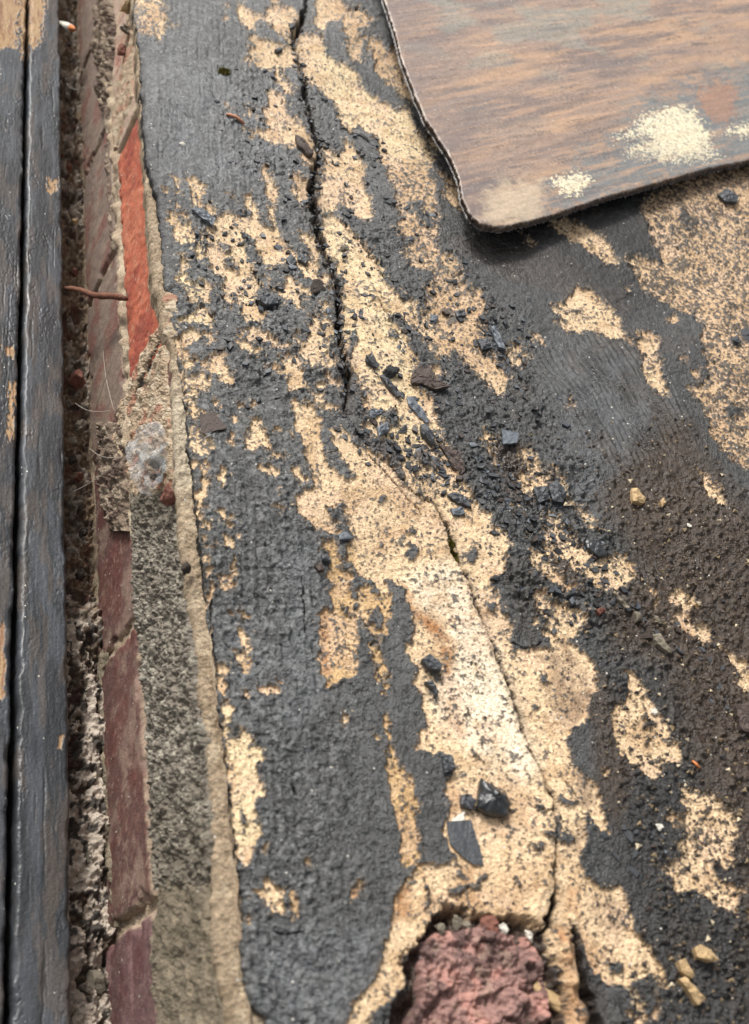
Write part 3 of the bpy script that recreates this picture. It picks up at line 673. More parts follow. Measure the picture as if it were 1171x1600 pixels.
def c_orange(y, z, s):
    c = np.broadcast_to(lin(160, 82, 56), y.shape + (3,)).copy()
    c = mix(c, lin(174, 100, 72), sst(0, .5, fbm(y / 14, z / 14, 3, 220 + s))); c = mix(c, lin(132, 56, 40), sst(.1, .5, fbm(y / 22, z / 30 + 5, 3, 221 + s)) * .8)
    c = mix(c, lin(190, 150, 122), sst(.5, .8, fbm(y / 3 + z / 5, z / 3, 4, 222 + s)) * .5)
    return c
def c_dusty(y, z, s):
    c = np.broadcast_to(lin(112, 95, 84), y.shape + (3,)).copy()
    c = mix(c, lin(108, 68, 58), sst(.0, .5, fbm(y / 16, z / 16, 3, 230 + s)) * .8); c = mix(c, lin(132, 116, 100), sst(.15, .8, fbm(y / 9, z / 12, 4, 231 + s)) * .6)
    return c
def c_pink(y, z, s):
    c = np.broadcast_to(lin(164, 142, 126), y.shape + (3,)).copy()
    c = mix(c, lin(150, 108, 94), sst(0, .5, fbm(y / 16, z / 16, 3, 235 + s))); c = mix(c, lin(176, 158, 130), sst(.05, .5, fbm(y / 7, z / 7, 4, 236 + s)) * .7)
    return c
def c_maroon(y, z, s):
    c = np.broadcast_to(lin(86, 58, 51), y.shape + (3,)).copy()
    c = mix(c, lin(122, 100, 88), sst(-.05, .45, fbm(y / 12, z / 12, 4, 240 + s)) * .75); c = mix(c, lin(84, 42, 36), sst(.1, .5, fbm(y / 20 + 9, z / 20, 3, 241 + s)) * .8)
    return c
def c_purple(y, z, s):
    c = np.broadcast_to(lin(88, 62, 62), y.shape + (3,)).copy()
    c = mix(c, lin(130, 98, 96), sst(0, .5, fbm(y / 30, z / 7, 4, 245 + s)) * .6); c = mix(c, lin(80, 46, 46), sst(.05, .5, fbm(y / 20 + 9, z / 10, 3, 246 + s)) * .8)
    return c
def yb(y, s): return yz(slope(s, y), y)[0]
# upper course: joints near the picture rows 190 and 590
ju = [yb(-240, .075), yb(-60, .075), yb(192, .075), yb(590, .075)]
LU = yb(192, .075) - yb(590, .075)
edges = [ju[2] + LU, ju[2], ju[3], ju[3] - LU, ju[3] - 2 * LU, ju[3] - 3 * LU]
edges = [ju[2] + 2 * LU] + edges
ucol = [c_pink, c_pink, c_orange, c_maroon, c_purple, c_purple]
ulab = ['brick smeared with pale mortar, far end of the upper course', 'pinkish brick smeared with mortar above the orange brick', 'bright orange brick face below the thin rim', 'brick half buried in mortar below the orange one', None, None]
for k in range(6):
    a, b = edges[k + 1] + JT / 2, edges[k] - JT / 2
    o = link('brick', brickmesh('brick', a, b, Z2 + JT / 2, Z1 - .001 - JT * .3, X0 + .0015 + (.001 if k != 2 else 0), ucol[k], seed=k * 3), MAT['brick'], label=ulab[k]); kid(o)
# lower course: headers
jl = [(150 + 205) / 2]
ya = yz(178, 1000)[0]; yb2 = yz(205, 1430)[0]; LL = ya - yb2
lows = [ya + LL * k for k in range(6, -5, -1)]
lcol = [c_maroon, c_dusty, c_dusty, c_dusty, c_dusty, c_maroon, c_maroon, c_purple, c_purple, c_purple]
for k in range(10):
    a, b = lows[k + 1] + .0025, lows[k] - .0025
    if k in (8,): b -= .004
    off = {5: .004, 6: .002, 7: .0015, 8: .006}.get(k, .003)
    lab = {4: 'dusty grey brick low in the gap beside the orange brick', 6: 'dark red brick below the grey mortar coat', 7: 'smooth purple brick between two slanting joints', 8: 'purple brick nearest the bottom edge'}.get(k)
    kid(link('brick', brickmesh('brick', a, b, Z3 + JT / 2, Z2 - JT / 2, X0 + off, lcol[k], amp=.0006, seed=40 + k * 3, depth=.1), MAT['brick'], label=lab))
# mortar behind the joints (whole face, recessed) with smeared bed joint
yv = np.linspace(yz(75, 1880)[0] - .03, edges[0] + .3, 700); zv = np.linspace(Z3 - .02, Z1 + .001, 130)
Y, Z = np.meshgrid(yv, zv)
yp = Y * 1000; zp = Z * 1000
X = X0 + .0062 + .0012 * fbm(yp / 5, zp / 5, 4, 260) + .0006 * fbm(yp / 1.8, zp / 1.8, 3, 261)
bed = np.exp(-((Z - Z2) / .0055) ** 2)
X = X - bed * (.0052 + .0042 * fbm(yp / 11, zp / 8, 3, 262)) * sst(yz(200, 1000)[0] - .02, yz(200, 900)[0], Y)
# pale smear over the brick above the orange one and the broken corner
Cm = np.broadcast_to(lin(150, 132, 110), X.shape + (3,)).copy(); Cm = mix(Cm, lin(186, 170, 146), sst(0, .5, fbm(yp / 9, zp / 9, 3, 263)) * .7); Cm = mix(Cm, lin(104, 88, 72), sst(.05, .5, fbm(yp / 7 + 3, zp / 7, 4, 264)) * .7)
kid(link('mortar_bed', lattice(np.stack([X, Y, Z], -1), 'mortar_bed', Cm), MAT['mortar']))

# ---- mortar pieces laid over the face: traced left/right edges in the picture, unprojected on the face
def facepatch(name, rows, thick, colf, rough=.0014, rs=3.0, wor=0, n=64, ny=500, seed=0, label=None, m='mortar', crack=None):
    """rows: y xl xr"""
    Rw = P3(rows); yy = np.linspace(Rw[0, 0], Rw[-1, 0], ny)
    xl = np.interp(yy, Rw[:, 0], Rw[:, 1]) + 2.5 * fbm(yy / 14, yy * 0, 4, 300 + seed); xr = np.interp(yy, Rw[:, 0], Rw[:, 2]) + 1.5 * fbm(yy / 14, yy * 0 + 3, 4, 301 + seed)
    v = np.linspace(0, 1, n); Xp = xl[:, None] + (xr - xl)[:, None] * v; Yp = np.repeat(yy[:, None], n, 1)
    P = onface(Xp, Yp, 0.002); a = P[..., 1] * 1000; b = P[..., 2] * 1000
    e = np.minimum(v, 1 - v)[None] * (xr - xl)[:, None]; ey = np.minimum(Yp - Rw[0, 0], Rw[-1, 0] - Yp)
    ey = ey + 14 * fbm(a / 7, b / 7, 4, 330 + seed) * (ey < 40); e = np.minimum(e, np.maximum(ey, 0)); en = 1 - np.clip(1 - e / 7, 0, 1) ** 2
    h = thick * (.8 + .5 * fbm(a / 12, b / 12, 3, 302 + seed)) * en - .0035 * (1 - en)
    h = h + rough * fbm(a / rs, b / rs, 4, 303 + seed, .65)
    if wor:
        w1, _, wc, _, _ = worley(a / 2.1, b / 2.1, 304 + seed); h = h + wor * (.5 - w1) * (.4 + wc)
        w1, _, wc, _, _ = worley(a / 4.3, b / 4.3, 308 + seed); h = h - wor * 2 * (wc > .86) * np.clip(.45 - w1, 0, 1) * 2
    c = colf(a, b, Yp, v[None] + 0 * Yp, h)
    if crack is not None:
        dd, ww = distline(Xp + 2 * fbm(a / 2, b / 2, 3, 320), Yp + 2 * fbm(a / 2, b / 2 + 5, 3, 321), crack); ck = sst(ww, ww * .4, dd); h = h - .0016 * ck; c = mix(c, lin(14, 11, 9), ck * .97)
    P[..., 0] -= h
    return kid(link(name, lattice(P, name, c), MAT[m], label=label))
def g_coat(a, b, Y, v, h):
    c = np.broadcast_to(lin(116, 108, 97), a.shape + (3,)).copy()
    c = mix(c, lin(154, 148, 134), sst(0, .5, fbm(a / 3, b / 3, 4, 310)) * .7); c = mix(c, lin(70, 66, 58), sst(.0, .45, fbm(a / 2.2 + 5, b / 2.2, 4, 311)) * .7)
    c = mix(c, lin(74, 66, 50), sst(1180, 1300, Y) * .35 + sst(860, 780, Y) * .4)
    return c
def g_smooth(a, b, Y, v, h):
    c = np.broadcast_to(lin(108, 98, 82), a.shape + (3,)).copy(); c = mix(c, lin(136, 124, 104), sst(0, .6, fbm(a / 9, b / 9, 4, 312)) * .7); return mix(c, lin(88, 80, 64), sst(0, .5, fbm(a / 7 + 9, b / 7, 4, 313)) * .7)
def g_pale(a, b, Y, v, h):
    c = np.broadcast_to(lin(160, 140, 116), a.shape + (3,)).copy(); c = mix(c, lin(186, 172, 150), sst(0, .5, fbm(a / 5, b / 5, 4, 314)) * .7); return mix(c, lin(146, 92, 72), sst(.1, .5, fbm(a / 8 + 9, b / 8, 4, 315)) * .7)
def g_dust(a, b, Y, v, h):
    c = np.broadcast_to(lin(120, 104, 88), a.shape + (3,)).copy(); c = mix(c, lin(152, 138, 118), sst(0, .5, fbm(a / 5, b / 5, 4, 316)) * .7); return mix(c, lin(72, 52, 44), sst(0, .4, fbm(a / 6 + 9, b / 6, 4, 317)) * .8)
facepatch('mortar_coat', '770 208 283 830 208 286 900 208 296 960 212 303 1030 220 314 1107 228 322 1200 233 330 1277 238 337 1330 240 340 1390 246 340', .003, g_coat, rough=.0018, rs=3.4, wor=.0016, n=110, ny=640, seed=0, label='rough grey mortar coat, coarse as gravel, beside the tan rim')
facepatch('mortar_coat', '1372 262 336 1400 246 338 1431 240 338 1469 238 340 1527 240 348 1600 242 360 1750 248 365', .0025, g_smooth, rough=.0016, rs=6, n=70, ny=260, seed=3, label='smoother brown mortar near the bottom edge')
facepatch('mortar_coat', '505 250 268 530 234 263 560 216 262 585 206 266 612 196 268 650 180 270 690 176 272 730 196 274 782 206 278', .0022, g_pale, rough=.0014, rs=4, n=110, ny=420, seed=6, crack=P3('267 514 3 258 532 4 246 556 4.5 234 580 4.5 222 604 4 213 618 2'), label='pale crumbling mortar under the broken corner of the rim')
facepatch('mortar_smear', '-30 196 206 20 196 210 60 192 212 100 186 213 150 176 212 190 173 200 235 173 184', .0012, g_pale, rough=.001, rs=4, n=30, ny=160, seed=9)
facepatch('mortar_lump', '0 150 176 40 148 184 80 146 182 110 150 176 150 152 172 172 158 168', .004, g_dust, rough=.003, rs=4, n=30, ny=140, seed=12, label='crumbly mortar lumps in the bed joint near the top')
facepatch('mortar_lump', '150 160 168 220 162 170 300 164 172 370 170 178 392 172 180', .0018, g_dust, rough=.0018, rs=4, n=24, ny=160, seed=15)
facepatch('mortar_lump', '660 150 200 690 150 214 730 154 212 790 158 206 830 170 206', .0028, g_dust, rough=.003, rs=4, n=40, ny=120, seed=18, label='dusty mortar crumbs beside the plastic scrap')
facepatch('mortar_strip', '1010 151 160 1100 154 164 1200 158 168 1300 164 174 1400 170 178 1450 174 180', .002, g_smooth, rough=.0012, rs=4, n=20, ny=240, seed=21)
facepatch('mortar_strip', '448 242 262 460 244 268 480 250 268 510 250 270 530 244 270', .002, g_pale, rough=.0016, rs=4, n=30, ny=70, seed=24)
# lower body of the wall so that it stands on something
def boxmesh(name, a, b):
    x0, y0, z0 = a; x1, y1, z1 = b
    v = [(x0, y0, z0), (x1, y0, z0), (x1, y1, z0), (x0, y1, z0), (x0, y0, z1), (x1, y0, z1), (x1, y1, z1), (x0, y1, z1)]
    fc = [(0, 3, 2, 1), (4, 5, 6, 7), (0, 1, 5, 4), (1, 2, 6, 5), (2, 3, 7, 6), (3, 0, 4, 7)]
    me = bpy.data.meshes.new(name); me.from_pydata(v, [], fc); attrs(me, np.broadcast_to(lin(120, 100, 84), (8, 3))); return me
kid(link('wall_core', boxmesh('wall_core', (X0 + .012, yv[0], -.9), (X0 + .9, yv[-1], Z3 - .004)), MAT['mortar']))

# ---- the broken brick in the hole of the render
Pb = parse('640 1470 662 1458 690 1448 740 1445 760 1425 775 1428 790 1448 830 1458 846 1480 858 1520 868 1560 876 1700 622 1700 632 1600 650 1560 655 1500')
xb = np.arange(600, 900, 1.6); ybv = np.arange(1405, 1690, 1.6); Xb, Yb = np.meshgrid(xb, ybv)
Bb = onledge(Xb, Yb); sb = ((Bb - P0) @ PU) * 1000; tb = Bb[..., 1] * 1000
def sdf_pts(P, X, Y):
    d = np.full(X.shape, 1e9); ins = np.zeros(X.shape, bool)
    for k in range(len(P)):
        ax, ay = P[k]; bx, by = P[(k + 1) % len(P)]; ex, ey = bx - ax, by - ay; t = np.clip(((X - ax) * ex + (Y - ay) * ey) / (ex * ex + ey * ey + 1e-9), 0, 1)
        d = np.minimum(d, np.hypot(X - ax - t * ex, Y - ay - t * ey))
        if ay != by: ins ^= ((ay > Y) != (by > Y)) & (X < (bx - ax) * (Y - ay) / (by - ay) + ax)
    return np.where(ins, d, -d)
db = sdf_pts(Pb, Xb + 5 * fbm(sb / 4, tb / 4, 3, 401), Yb + 5 * fbm(sb / 4, tb / 4 + 9, 3, 402))
w1, _, wc, wox, woy = worley(sb / 7, tb / 9, 403); wtilt = wox * (wc * 7 % 1 - .5) + woy * (wc * 13 % 1 - .5); w3, _, wc3, _, _ = worley(sb / 3, tb / 3, 405)
hb = -.015 + sst(-8, 12, db) * (.0135 + .005 * (wc - .5) + .004 * wtilt + .003 * fbm(sb / 6, tb / 6, 4, 404, .65)) + .0007 * (.5 - w3) * (.3 + wc3) + .0009 * fbm(sb / 1.6, tb / 1.6, 3, 408)
Vb = Bb + PN * hb[..., None]
Cb = np.broadcast_to(lin(136, 104, 96), Xb.shape + (3,)).copy()
Cb = mix(Cb, lin(166, 122, 110), sst(0, .5, fbm(sb / 9, tb / 9, 3, 406)) * .8); Cb = mix(Cb, lin(84, 64, 60), sst(0, .4, fbm(sb / 6 + 3, tb / 6, 4, 407)) * .8); Cb = mix(Cb, lin(150, 128, 112), (wc3 > .9) * .4)
Cb = mix(Cb, lin(50, 40, 34), sst(2, -8, db))
kid(link('brick', lattice(Vb, 'broken_brick', Cb), MAT['brick'], label='broken reddish purple brick exposed in the hole at the bottom'))

# ================================================================== TIMBER BOARDS
ZP = -.100
def plankpt(x, y, dz=0): return hit(np.asarray(x, float), np.asarray(y, float), (0, 0, ZP + dz), (0, 0, 1))
xE = plankpt(slope(.0125, 800), 800.)[0]; xJ = plankpt(75 - .0195 * 2300 - 1.0, 800.)[0]
yfar = plankpt(97., -200.)[1]; ynear = plankpt(60., 1800.)[1]
def board(name, x0, x1, seed, label, marks):
    stx = .00045
    nx = max(30, int((x1 - x0) / stx)); nyb = 1500
    xs_ = np.linspace(x0, x1, nx)
    # rows equally spaced in the perspective, so that near rows are finer
    yi = np.linspace(0, 1, nyb); rows = ynear + (yfar - ynear) * (yi ** 1.6)
    X, Y = np.meshgrid(xs_, rows); a = X * 1000; b = Y * 1000
    ed = np.minimum(X - x0, x1 - X); X = X + .0006 * fbm(b / 12, b * 0 + 4, 4, 517 + seed, .6); r = .0022 + .0012 * fbm(b / 9, b * 0, 3, 500 + seed)
    h = -r * np.clip(1 - ed / r, 0, 1) ** 2
    grain = fbm(a / .8, b / 13, 4, 501 + seed, .6); h = h + .00009 * grain + .00009 * fbm(a / 1.6, b / 2.2, 4, 502 + seed)
    w1, w2, wc, _, _ = worley(a / 2.4 + .6 * fbm(a / 3, b / 6, 2, 503), b / 7.5, 504 + seed)
    scale = sst(.05, .45, fbm(a / 9, b / 34, 3, 505 + seed)); h = h + (wc - .5) * .00012 * scale - .0004 * sst(.12, 0, w2 - w1) * scale
    fis = .8 * sst(.78, .95, fbm(a / 2.0 + 31, b / 60, 3, 506 + seed) + .35 * fbm(a / 12, b / 20, 2, 509)); h = h - .0003 * fis
    # picture coordinates of the surface points, for the bare patches
    q = (np.stack([X, Y, np.full_like(X, ZP)], -1) - CAM) @ R; px = CX - F * q[..., 0] / q[..., 2]; py = CY + F * q[..., 1] / q[..., 2]
    px = px + 3.5 * fbm(a / 1.6, b / 5, 4, 507 + seed, .65); py = py + 7 * fbm(a / 3 + 8, b / 7, 4, 508 + seed, .65)
    bare = np.zeros(X.shape)
    for P, k in marks: bare = np.maximum(bare, sst(-1, 1.2, sdf_pts(parse(P), px, py) + 7 * k * fbm(a / .9, b / 3.0, 3, 511)) )
    h = h - .0005 * bare
    c = np.broadcast_to(lin(46, 48, 51), X.shape + (3,)).copy(); c = mix(c, lin(78, 82, 88), sst(-.2, .6, fbm(a / 7, b / 40, 4, 512 + seed)) * .6); c = mix(c, lin(84, 74, 66), sst(.05, .5, fbm(a / 5, b / 25 + 7, 4, 513 + seed)) * .5)
    c = mix(c, lin(30, 30, 31), fis * .8 + scale * sst(.1, 0, w2 - w1) * .4)
    wd = np.broadcast_to(lin(160, 132, 98), X.shape + (3,)).copy(); wd = mix(wd, lin(132, 98, 72), sst(0, .5, fbm(a / 1.2, b / 14, 3, 514 + seed))); c = mix(c, wd, bare)
    g = np.clip(.46 + .14 * fbm(a / 5, b / 18, 3, 515 + seed) + .3 * bare, .15, 1)
    top = np.stack([X, Y, ZP + h], -1)
    # sides
    L = []; Rr = []
    for i in range(1, 9):
        z = ZP - .0055 * i
        l = top[:, 0].copy(); l[:, 0] += .0002 * i; l[:, 2] = z; L.append(l); rr = top[:, -1].copy(); rr[:, 0] -= .0002 * i; rr[:, 2] = z; Rr.append(rr)
    V = np.concatenate([np.stack(L[::-1], 1), top, np.stack(Rr, 1)], 1)
    c = np.concatenate([np.repeat(c[:, :1], 8, 1) * .8, c, np.repeat(c[:, -1:], 8, 1) * .8], 1); g = np.concatenate([np.repeat(g[:, :1], 8, 1), g, np.repeat(g[:, -1:], 8, 1)], 1)
    V = V[:, :, :]; return link('timber_board', lattice(V, 'timber_board', c, g, flip=True), MAT['timber'], label=label, cat='board', group='black painted timber boards side by side')
board('a', xJ + .0016, xE, 0, 'grey black painted timber board running beside the rubble gap', [('46 -30 70 -30 70 20 62 70 50 82 46 60', .9), ('74 282 90 278 86 304 76 300', .8), ('22 590 32 588 30 640 24 640', .5), ('92 1150 100 1150 98 1172 90 1172', .3)])
board('b', xJ - .045, xJ - .0016, 30, 'black timber board at the left edge, flaked to bare wood at its top', [('-60 -30 30 -30 30 20 25 70 8 76 -60 90', 1.0), ('30 -30 42 -30 41 60 36 90 32 40', .7), ('4 538 24 540 26 556 12 556', .6), ('16 600 26 600 20 680 12 690', .6), ('-5 980 8 970 8 1090 -5 1090', .6)])

# ================================================================== RUBBLE IN THE GAP
rows = np.arange(-200, 1800, 1.6)
ZG = ZP - .022
yr = np.array([hit(np.array([120.]), np.array([t]), (0, 0, ZG), (0, 0, 1))[0, 1] for t in rows])
xs_ = np.linspace(xE - .035, X0 + .006, 130)
X, Y = np.meshgrid(xs_, yr); a = X * 1000; b = Y * 1000
tt = (X - xE) / (X0 - xE); PYr = np.repeat(rows[:, None], len(xs_), 1)
w1, _, wc, wox, woy = worley(a / 7, b / 9, 601); w3, _, wc3, _, _ = worley(a / 3, b / 3.6, 603)
w1, _, wc, _, _ = worley(a / 4.2, b / 5, 601); w3, _, wc3, _, _ = worley(a / 1.9, b / 2.2, 603)
whz0 = sst(880, 960, PYr + 40 * fbm(a / 20, b / 30, 2, 606)); Z = ZG - .012 + .005 * fbm(a / 16, b / 20, 3, 604) + .0045 * (.6 - w1) * (.3 + wc) + .0022 * (.5 - w3) * (.3 + wc3) + .0012 * fbm(a / 2, b / 2, 3, 605) + (Z3 - ZG + .02) * 0
Z = Z + (Z3 - .004 - (ZG - .012)) * np.clip(tt, 0, 1.1) ** .8 * (1 - 1.0 * whz0) + .007 * whz0
whz = sst(930, 1010, PYr + 60 * fbm(a / 20, b / 30, 2, 606)); crust = whz * sst(-.08, .04, fbm(a / 7, b / 12, 4, 607, .6) + .12 * np.exp(-((tt - .35) / .35) ** 2)) 
top_wh = sst(420, 300, PYr) * sst(.12, .3, fbm(a / 7, b / 12, 3, 608)) * .8
mid_wh = sst(.25, .4, fbm(a / 5, b / 9, 3, 618)) * sst(420, 480, PYr) * .7
crust = np.maximum(np.maximum(crust, top_wh), mid_wh)
Z = Z + .003 * crust
c = np.broadcast_to(lin(104, 86, 70), X.shape + (3,)).copy(); c = mix(c, lin(148, 128, 104), (wc3 > .6) * .6); c = mix(c, lin(58, 44, 38), sst(0, .4, fbm(a / 8, b / 8, 4, 609)) * .8); c = mix(c, lin(104, 66, 56), (wc > .88) * .6)
c = mix(c, lin(180, 168, 154), crust * (.8 + .3 * fbm(a / 3, b / 3, 3, 610))); c = mix(c, lin(24, 20, 18), whz * (1 - crust) * .6)
c = mix(c, lin(30, 26, 24), crust * sst(.22, .3, fbm(a / 4, b / 4, 3, 611)) * .9)
link('rubble_fill', lattice(np.stack([X, Y, Z], -1), 'rubble_fill', c, flip=True), MAT['rubble'], kind='structure', label='crumbled mortar and dust filling the gap')
# ground below everything
ng = 60; gx = np.linspace(-12, 12, ng); X, Y = np.meshgrid(gx, gx); Z = -.92 + .03 * fbm(X, Y, 3, 620)
link('ground', lattice(np.stack([X, Y, Z], -1), 'ground', np.broadcast_to(lin(112, 104, 92), X.shape + (3,)), flip=True), MAT['rubble'], kind='structure')

# ================================================================== SLATE
SN = _n(PN + np.array([.035, -.03, 0])); SP = onledge(750., 345.) + PN * .0195
def onslate(x, y): return hit(np.asarray(x, float), np.asarray(y, float), SP, SN)
OUT = parse('575 -90 590 -40 600 0 609 24 618 55 627 92 643 134 664 184 690 224 708 254 718 284 722 310 733 333 750 350 772 355 800 353 860 338 950 308 1030 286 1100 266 1171 251 1330 215 1420 190 1420 -230 560 -230')
xs_ = np.concatenate([np.arange(560, 1190, 1.5), np.linspace(1192, 1450, 40)]); ysl = np.concatenate([np.linspace(-240, -8, 30), np.arange(-6, 372, 1.5)])
X, Y = np.meshgrid(xs_, ysl); P = onslate(X, Y)
e1 = onslate(800., 353.); e2 = onslate(1171., 251.); ux = _n(e2 - e1); uy = np.cross(SN, ux)
a = ((P - e1) @ ux) * 1000; b = ((P - e1) @ uy) * 1000
sd = sdf_pts(OUT, X + .9 * fbm(a / 5, b / 5, 4, 701, .65), Y + .9 * fbm(a / 5, b / 5 + 4, 4, 702, .65))
def spx(P_, so=2, nz=5, s=0, sc=1.5): return sst(-so, so, sdf_pts(parse(P_), X, Y) + nz * fbm(a / sc, b / sc * 1.3, 4, 720 + s, .65))
lay = fbm(a / 70, b / 9 + .5 * fbm(a / 50, b / 20, 2, 703), 4, 704, .6); st = fbm(a / 22, b / 1.5, 5, 705, .65); st2 = fbm(a / 16 + b / 9, b / 1.2, 3, 706, .6)
stepy = np.floor((lay + .12 * st) * 7) / 7
h = .00012 * lay + .00016 * stepy + .00008 * st + .00005 * st2 + .0001 * fbm(a / 3, b / 3, 4, 743)
creamA = np.maximum.reduce([spx('1010 208 1028 188 1035 172 1062 166 1085 174 1098 192 1108 210 1102 225 1080 236 1058 234 1040 230 1022 216', 1.0, 14, 1, 2.8), spx('960 215 990 205 1010 178 1030 180 1020 205 1000 212 985 212', 1.2, 16, 2, 1.8), spx('862 282 900 272 925 280 915 290 900 304 878 302 872 292', 1.2, 15, 3, 2), spx('985 235 1030 215 1100 215 1120 245 1040 250', 1.2, 22, 4, 1.4) * .8, spx('1140 205 1171 195 1171 215', 1.2, 18, 5, 1.5)])
paleA = spx('762 300 790 286 845 284 848 300 838 344 775 352 755 335', 16, 12, 6, 5); brownA = spx('1085 140 1130 128 1150 135 1148 180 1132 192 1105 182 1092 165', 5, 14, 7, 4) * .8; greyA = spx('840 300 940 235 1000 170 1100 120 1300 80 1300 240 1171 251 800 353 820 320', 22, 30, 8, 8)
c = np.broadcast_to(lin(138, 117, 103), X.shape + (3,)).copy()
c = mix(c, lin(162, 132, 106), sst(-.2, .7, fbm(a / 60, b / 8, 4, 707, .5)) * .9); c = mix(c, lin(112, 98, 92), sst(-.1, .6, fbm(a / 70 + 5, b / 9, 4, 708, .5)) * .85)
c = mix(c, lin(130, 128, 118), sst(.1, .45, fbm(a / 50, b / 26 + 3, 3, 709)) * .8 * sst(260, -20, Y)); c = mix(c, lin(104, 107, 107), np.clip(greyA, 0, 1) * (.95 + .5 * np.clip(st, -1, .2)))
c = mix(c, lin(84, 76, 74), sst(.5, .75, st + .3 * st2 + .35 * lay) * .7); c = mix(c, lin(96, 90, 90), sst(.3, .8, fbm(a / 60, b / 10, 4, 741, .55)) * .6)
frac = np.abs((lay + .12 * st) * 7 % 1); c = mix(c, lin(70, 62, 60), sst(.10, .0, frac) * sst(0, .4, fbm(a / 20, b / 20, 2, 742)) * .6); c = mix(c, lin(178, 142, 112), sst(.2, .8, fbm(a / 40, b / 3.4, 4, 710, .5)) * .45)
c = mix(c, lin(100, 88, 86), sst(720, 620, X - (Y * .35)) * .45)
ln1 = sst(.86, 1.0, 1 - np.abs(fbm(a / 34 + b / 60, b / 2.4, 3, 745)) * 1.5); c = mix(c, lin(78, 68, 66), ln1 * .42 * sst(-.3, .5, fbm(a / 30, b / 14, 2, 746))); ln2 = sst(.88, 1.0, 1 - np.abs(fbm(a / 26 + b / 50 + 9, b / 2.0, 3, 747)) * 1.5); c = mix(c, lin(186, 154, 126), ln2 * .35)
c = mix(c, lin(176, 158, 134), paleA * .8); c = mix(c, lin(148, 108, 84), brownA * .8); c = mix(c, lin(212, 200, 170), creamA * np.clip(.85 + .8 * fbm(a / 1.3, b / 1.1, 3, 740), .25, 1))
c = c * (1 + .10 * fbm(a / 5, b / .9, 3, 744) + .14 * fbm(a / 1.3, b / 1.0, 3, 711))[..., None]
h = h + creamA * .0004
edge = np.clip(sd / 3.0, 0, 1); h = h - .0011 * (1 - edge) ** 2 + .0006 * fbm(a / 2, b / 2, 3, 712) * (1 - edge)
c = mix(c, lin(206, 196, 184), sst(3.4, .5, sd) * sst(760, 700, X) * np.clip(.25 + 1.3 * fbm(a / 4, b / 4, 3, 713), 0, 1)); c = mix(c, lin(84, 74, 66), sst(4, 1, sd) * sst(730, 780, X) * .6)
P2 = P + SN * h[..., None]
keepv = sd > 0; kf = keepv[:-1, :-1] & keepv[1:, :-1] & keepv[1:, 1:] & keepv[:-1, 1:]
idx = np.arange(X.size).reshape(X.shape)
top_q = np.stack([idx[:-1, :-1], idx[1:, :-1], idx[1:, 1:], idx[:-1, 1:]], -1)[kf]
used = np.unique(top_q); remap = np.full(X.size, -1); remap[used] = np.arange(len(used)); tq = remap[top_q]
tv = P2.reshape(-1, 3)[used]; tc_ = c.reshape(-1, 3)[used]
# border edges
from collections import Counter
ed = np.concatenate([tq[:, [0, 1]], tq[:, [1, 2]], tq[:, [2, 3]], tq[:, [3, 0]]]); key = {}
es = np.sort(ed, 1); code = es[:, 0].astype(np.int64) * 10000000 + es[:, 1]; un, inv, cnt = np.unique(code, return_inverse=True, return_counts=True)
be = ed[cnt[inv] == 1]; bv = np.unique(be); rm = np.full(len(tv), -1); rm[bv] = np.arange(len(bv))
TH = .0046; nb = len(bv); layers = [tv]; cl = [tc_]; quads = [tq]; prev = np.arange(len(tv)); base = len(tv); prevmap = lambda v: v
prev_idx = {}
cur = be.copy(); off = len(tv)
cen = onslate(1000., 100.)
ring = bv
for li in range(1, 5):
    v = tv[bv].copy() - SN * (TH * li / 4); inw = _n((cen - v).mean(0)); dirc = (cen - v); dirc /= np.linalg.norm(dirc, axis=1)[:, None]
    v += dirc * (.0012 * fbm(v[:, 0] * 400 + li * .6, v[:, 1] * 400, 3, 730))[:, None] + dirc * (.0005 * li)
    layers.append(v); cc = np.broadcast_to(lin(96, 84, 76), v.shape) * (1 + .5 * fbm(v[:, 0] * 900, v[:, 1] * 900 + li * 3, 2, 731))[:, None]; cl.append(cc)
    ni = off + rm[be]; pi = be if li == 1 else prevn
    quads.append(np.stack([pi[:, 1], pi[:, 0], ni[:, 0], ni[:, 1]], 1)); prevn = ni; off += nb
under = tv - SN * TH; layers.append(under); cl.append(np.broadcast_to(lin(84, 78, 74), under.shape)); quads.append(tq[:, ::-1] + off)
vv_ = np.concatenate(layers); qq = np.concatenate(quads); me = bpy.data.meshes.new('slate_tile')
me.vertices.add(len(vv_)); me.vertices.foreach_set('co', np.ascontiguousarray(vv_.ravel(), np.float32)); me.loops.add(qq.size); me.loops.foreach_set('vertex_index', np.ascontiguousarray(qq.ravel(), np.int32))
me.polygons.add(len(qq)); me.polygons.foreach_set('loop_start', np.arange(0, qq.size, 4, dtype=np.int32)); me.update(calc_edges=True); me.polygons.foreach_set('use_smooth', np.ones(len(qq), bool)); attrs(me, np.concatenate(cl))
link('slate_tile', me, MAT['slate'], label='weathered brown and grey roof slate with rounded corner lying on the painted ledge', cat='slate')

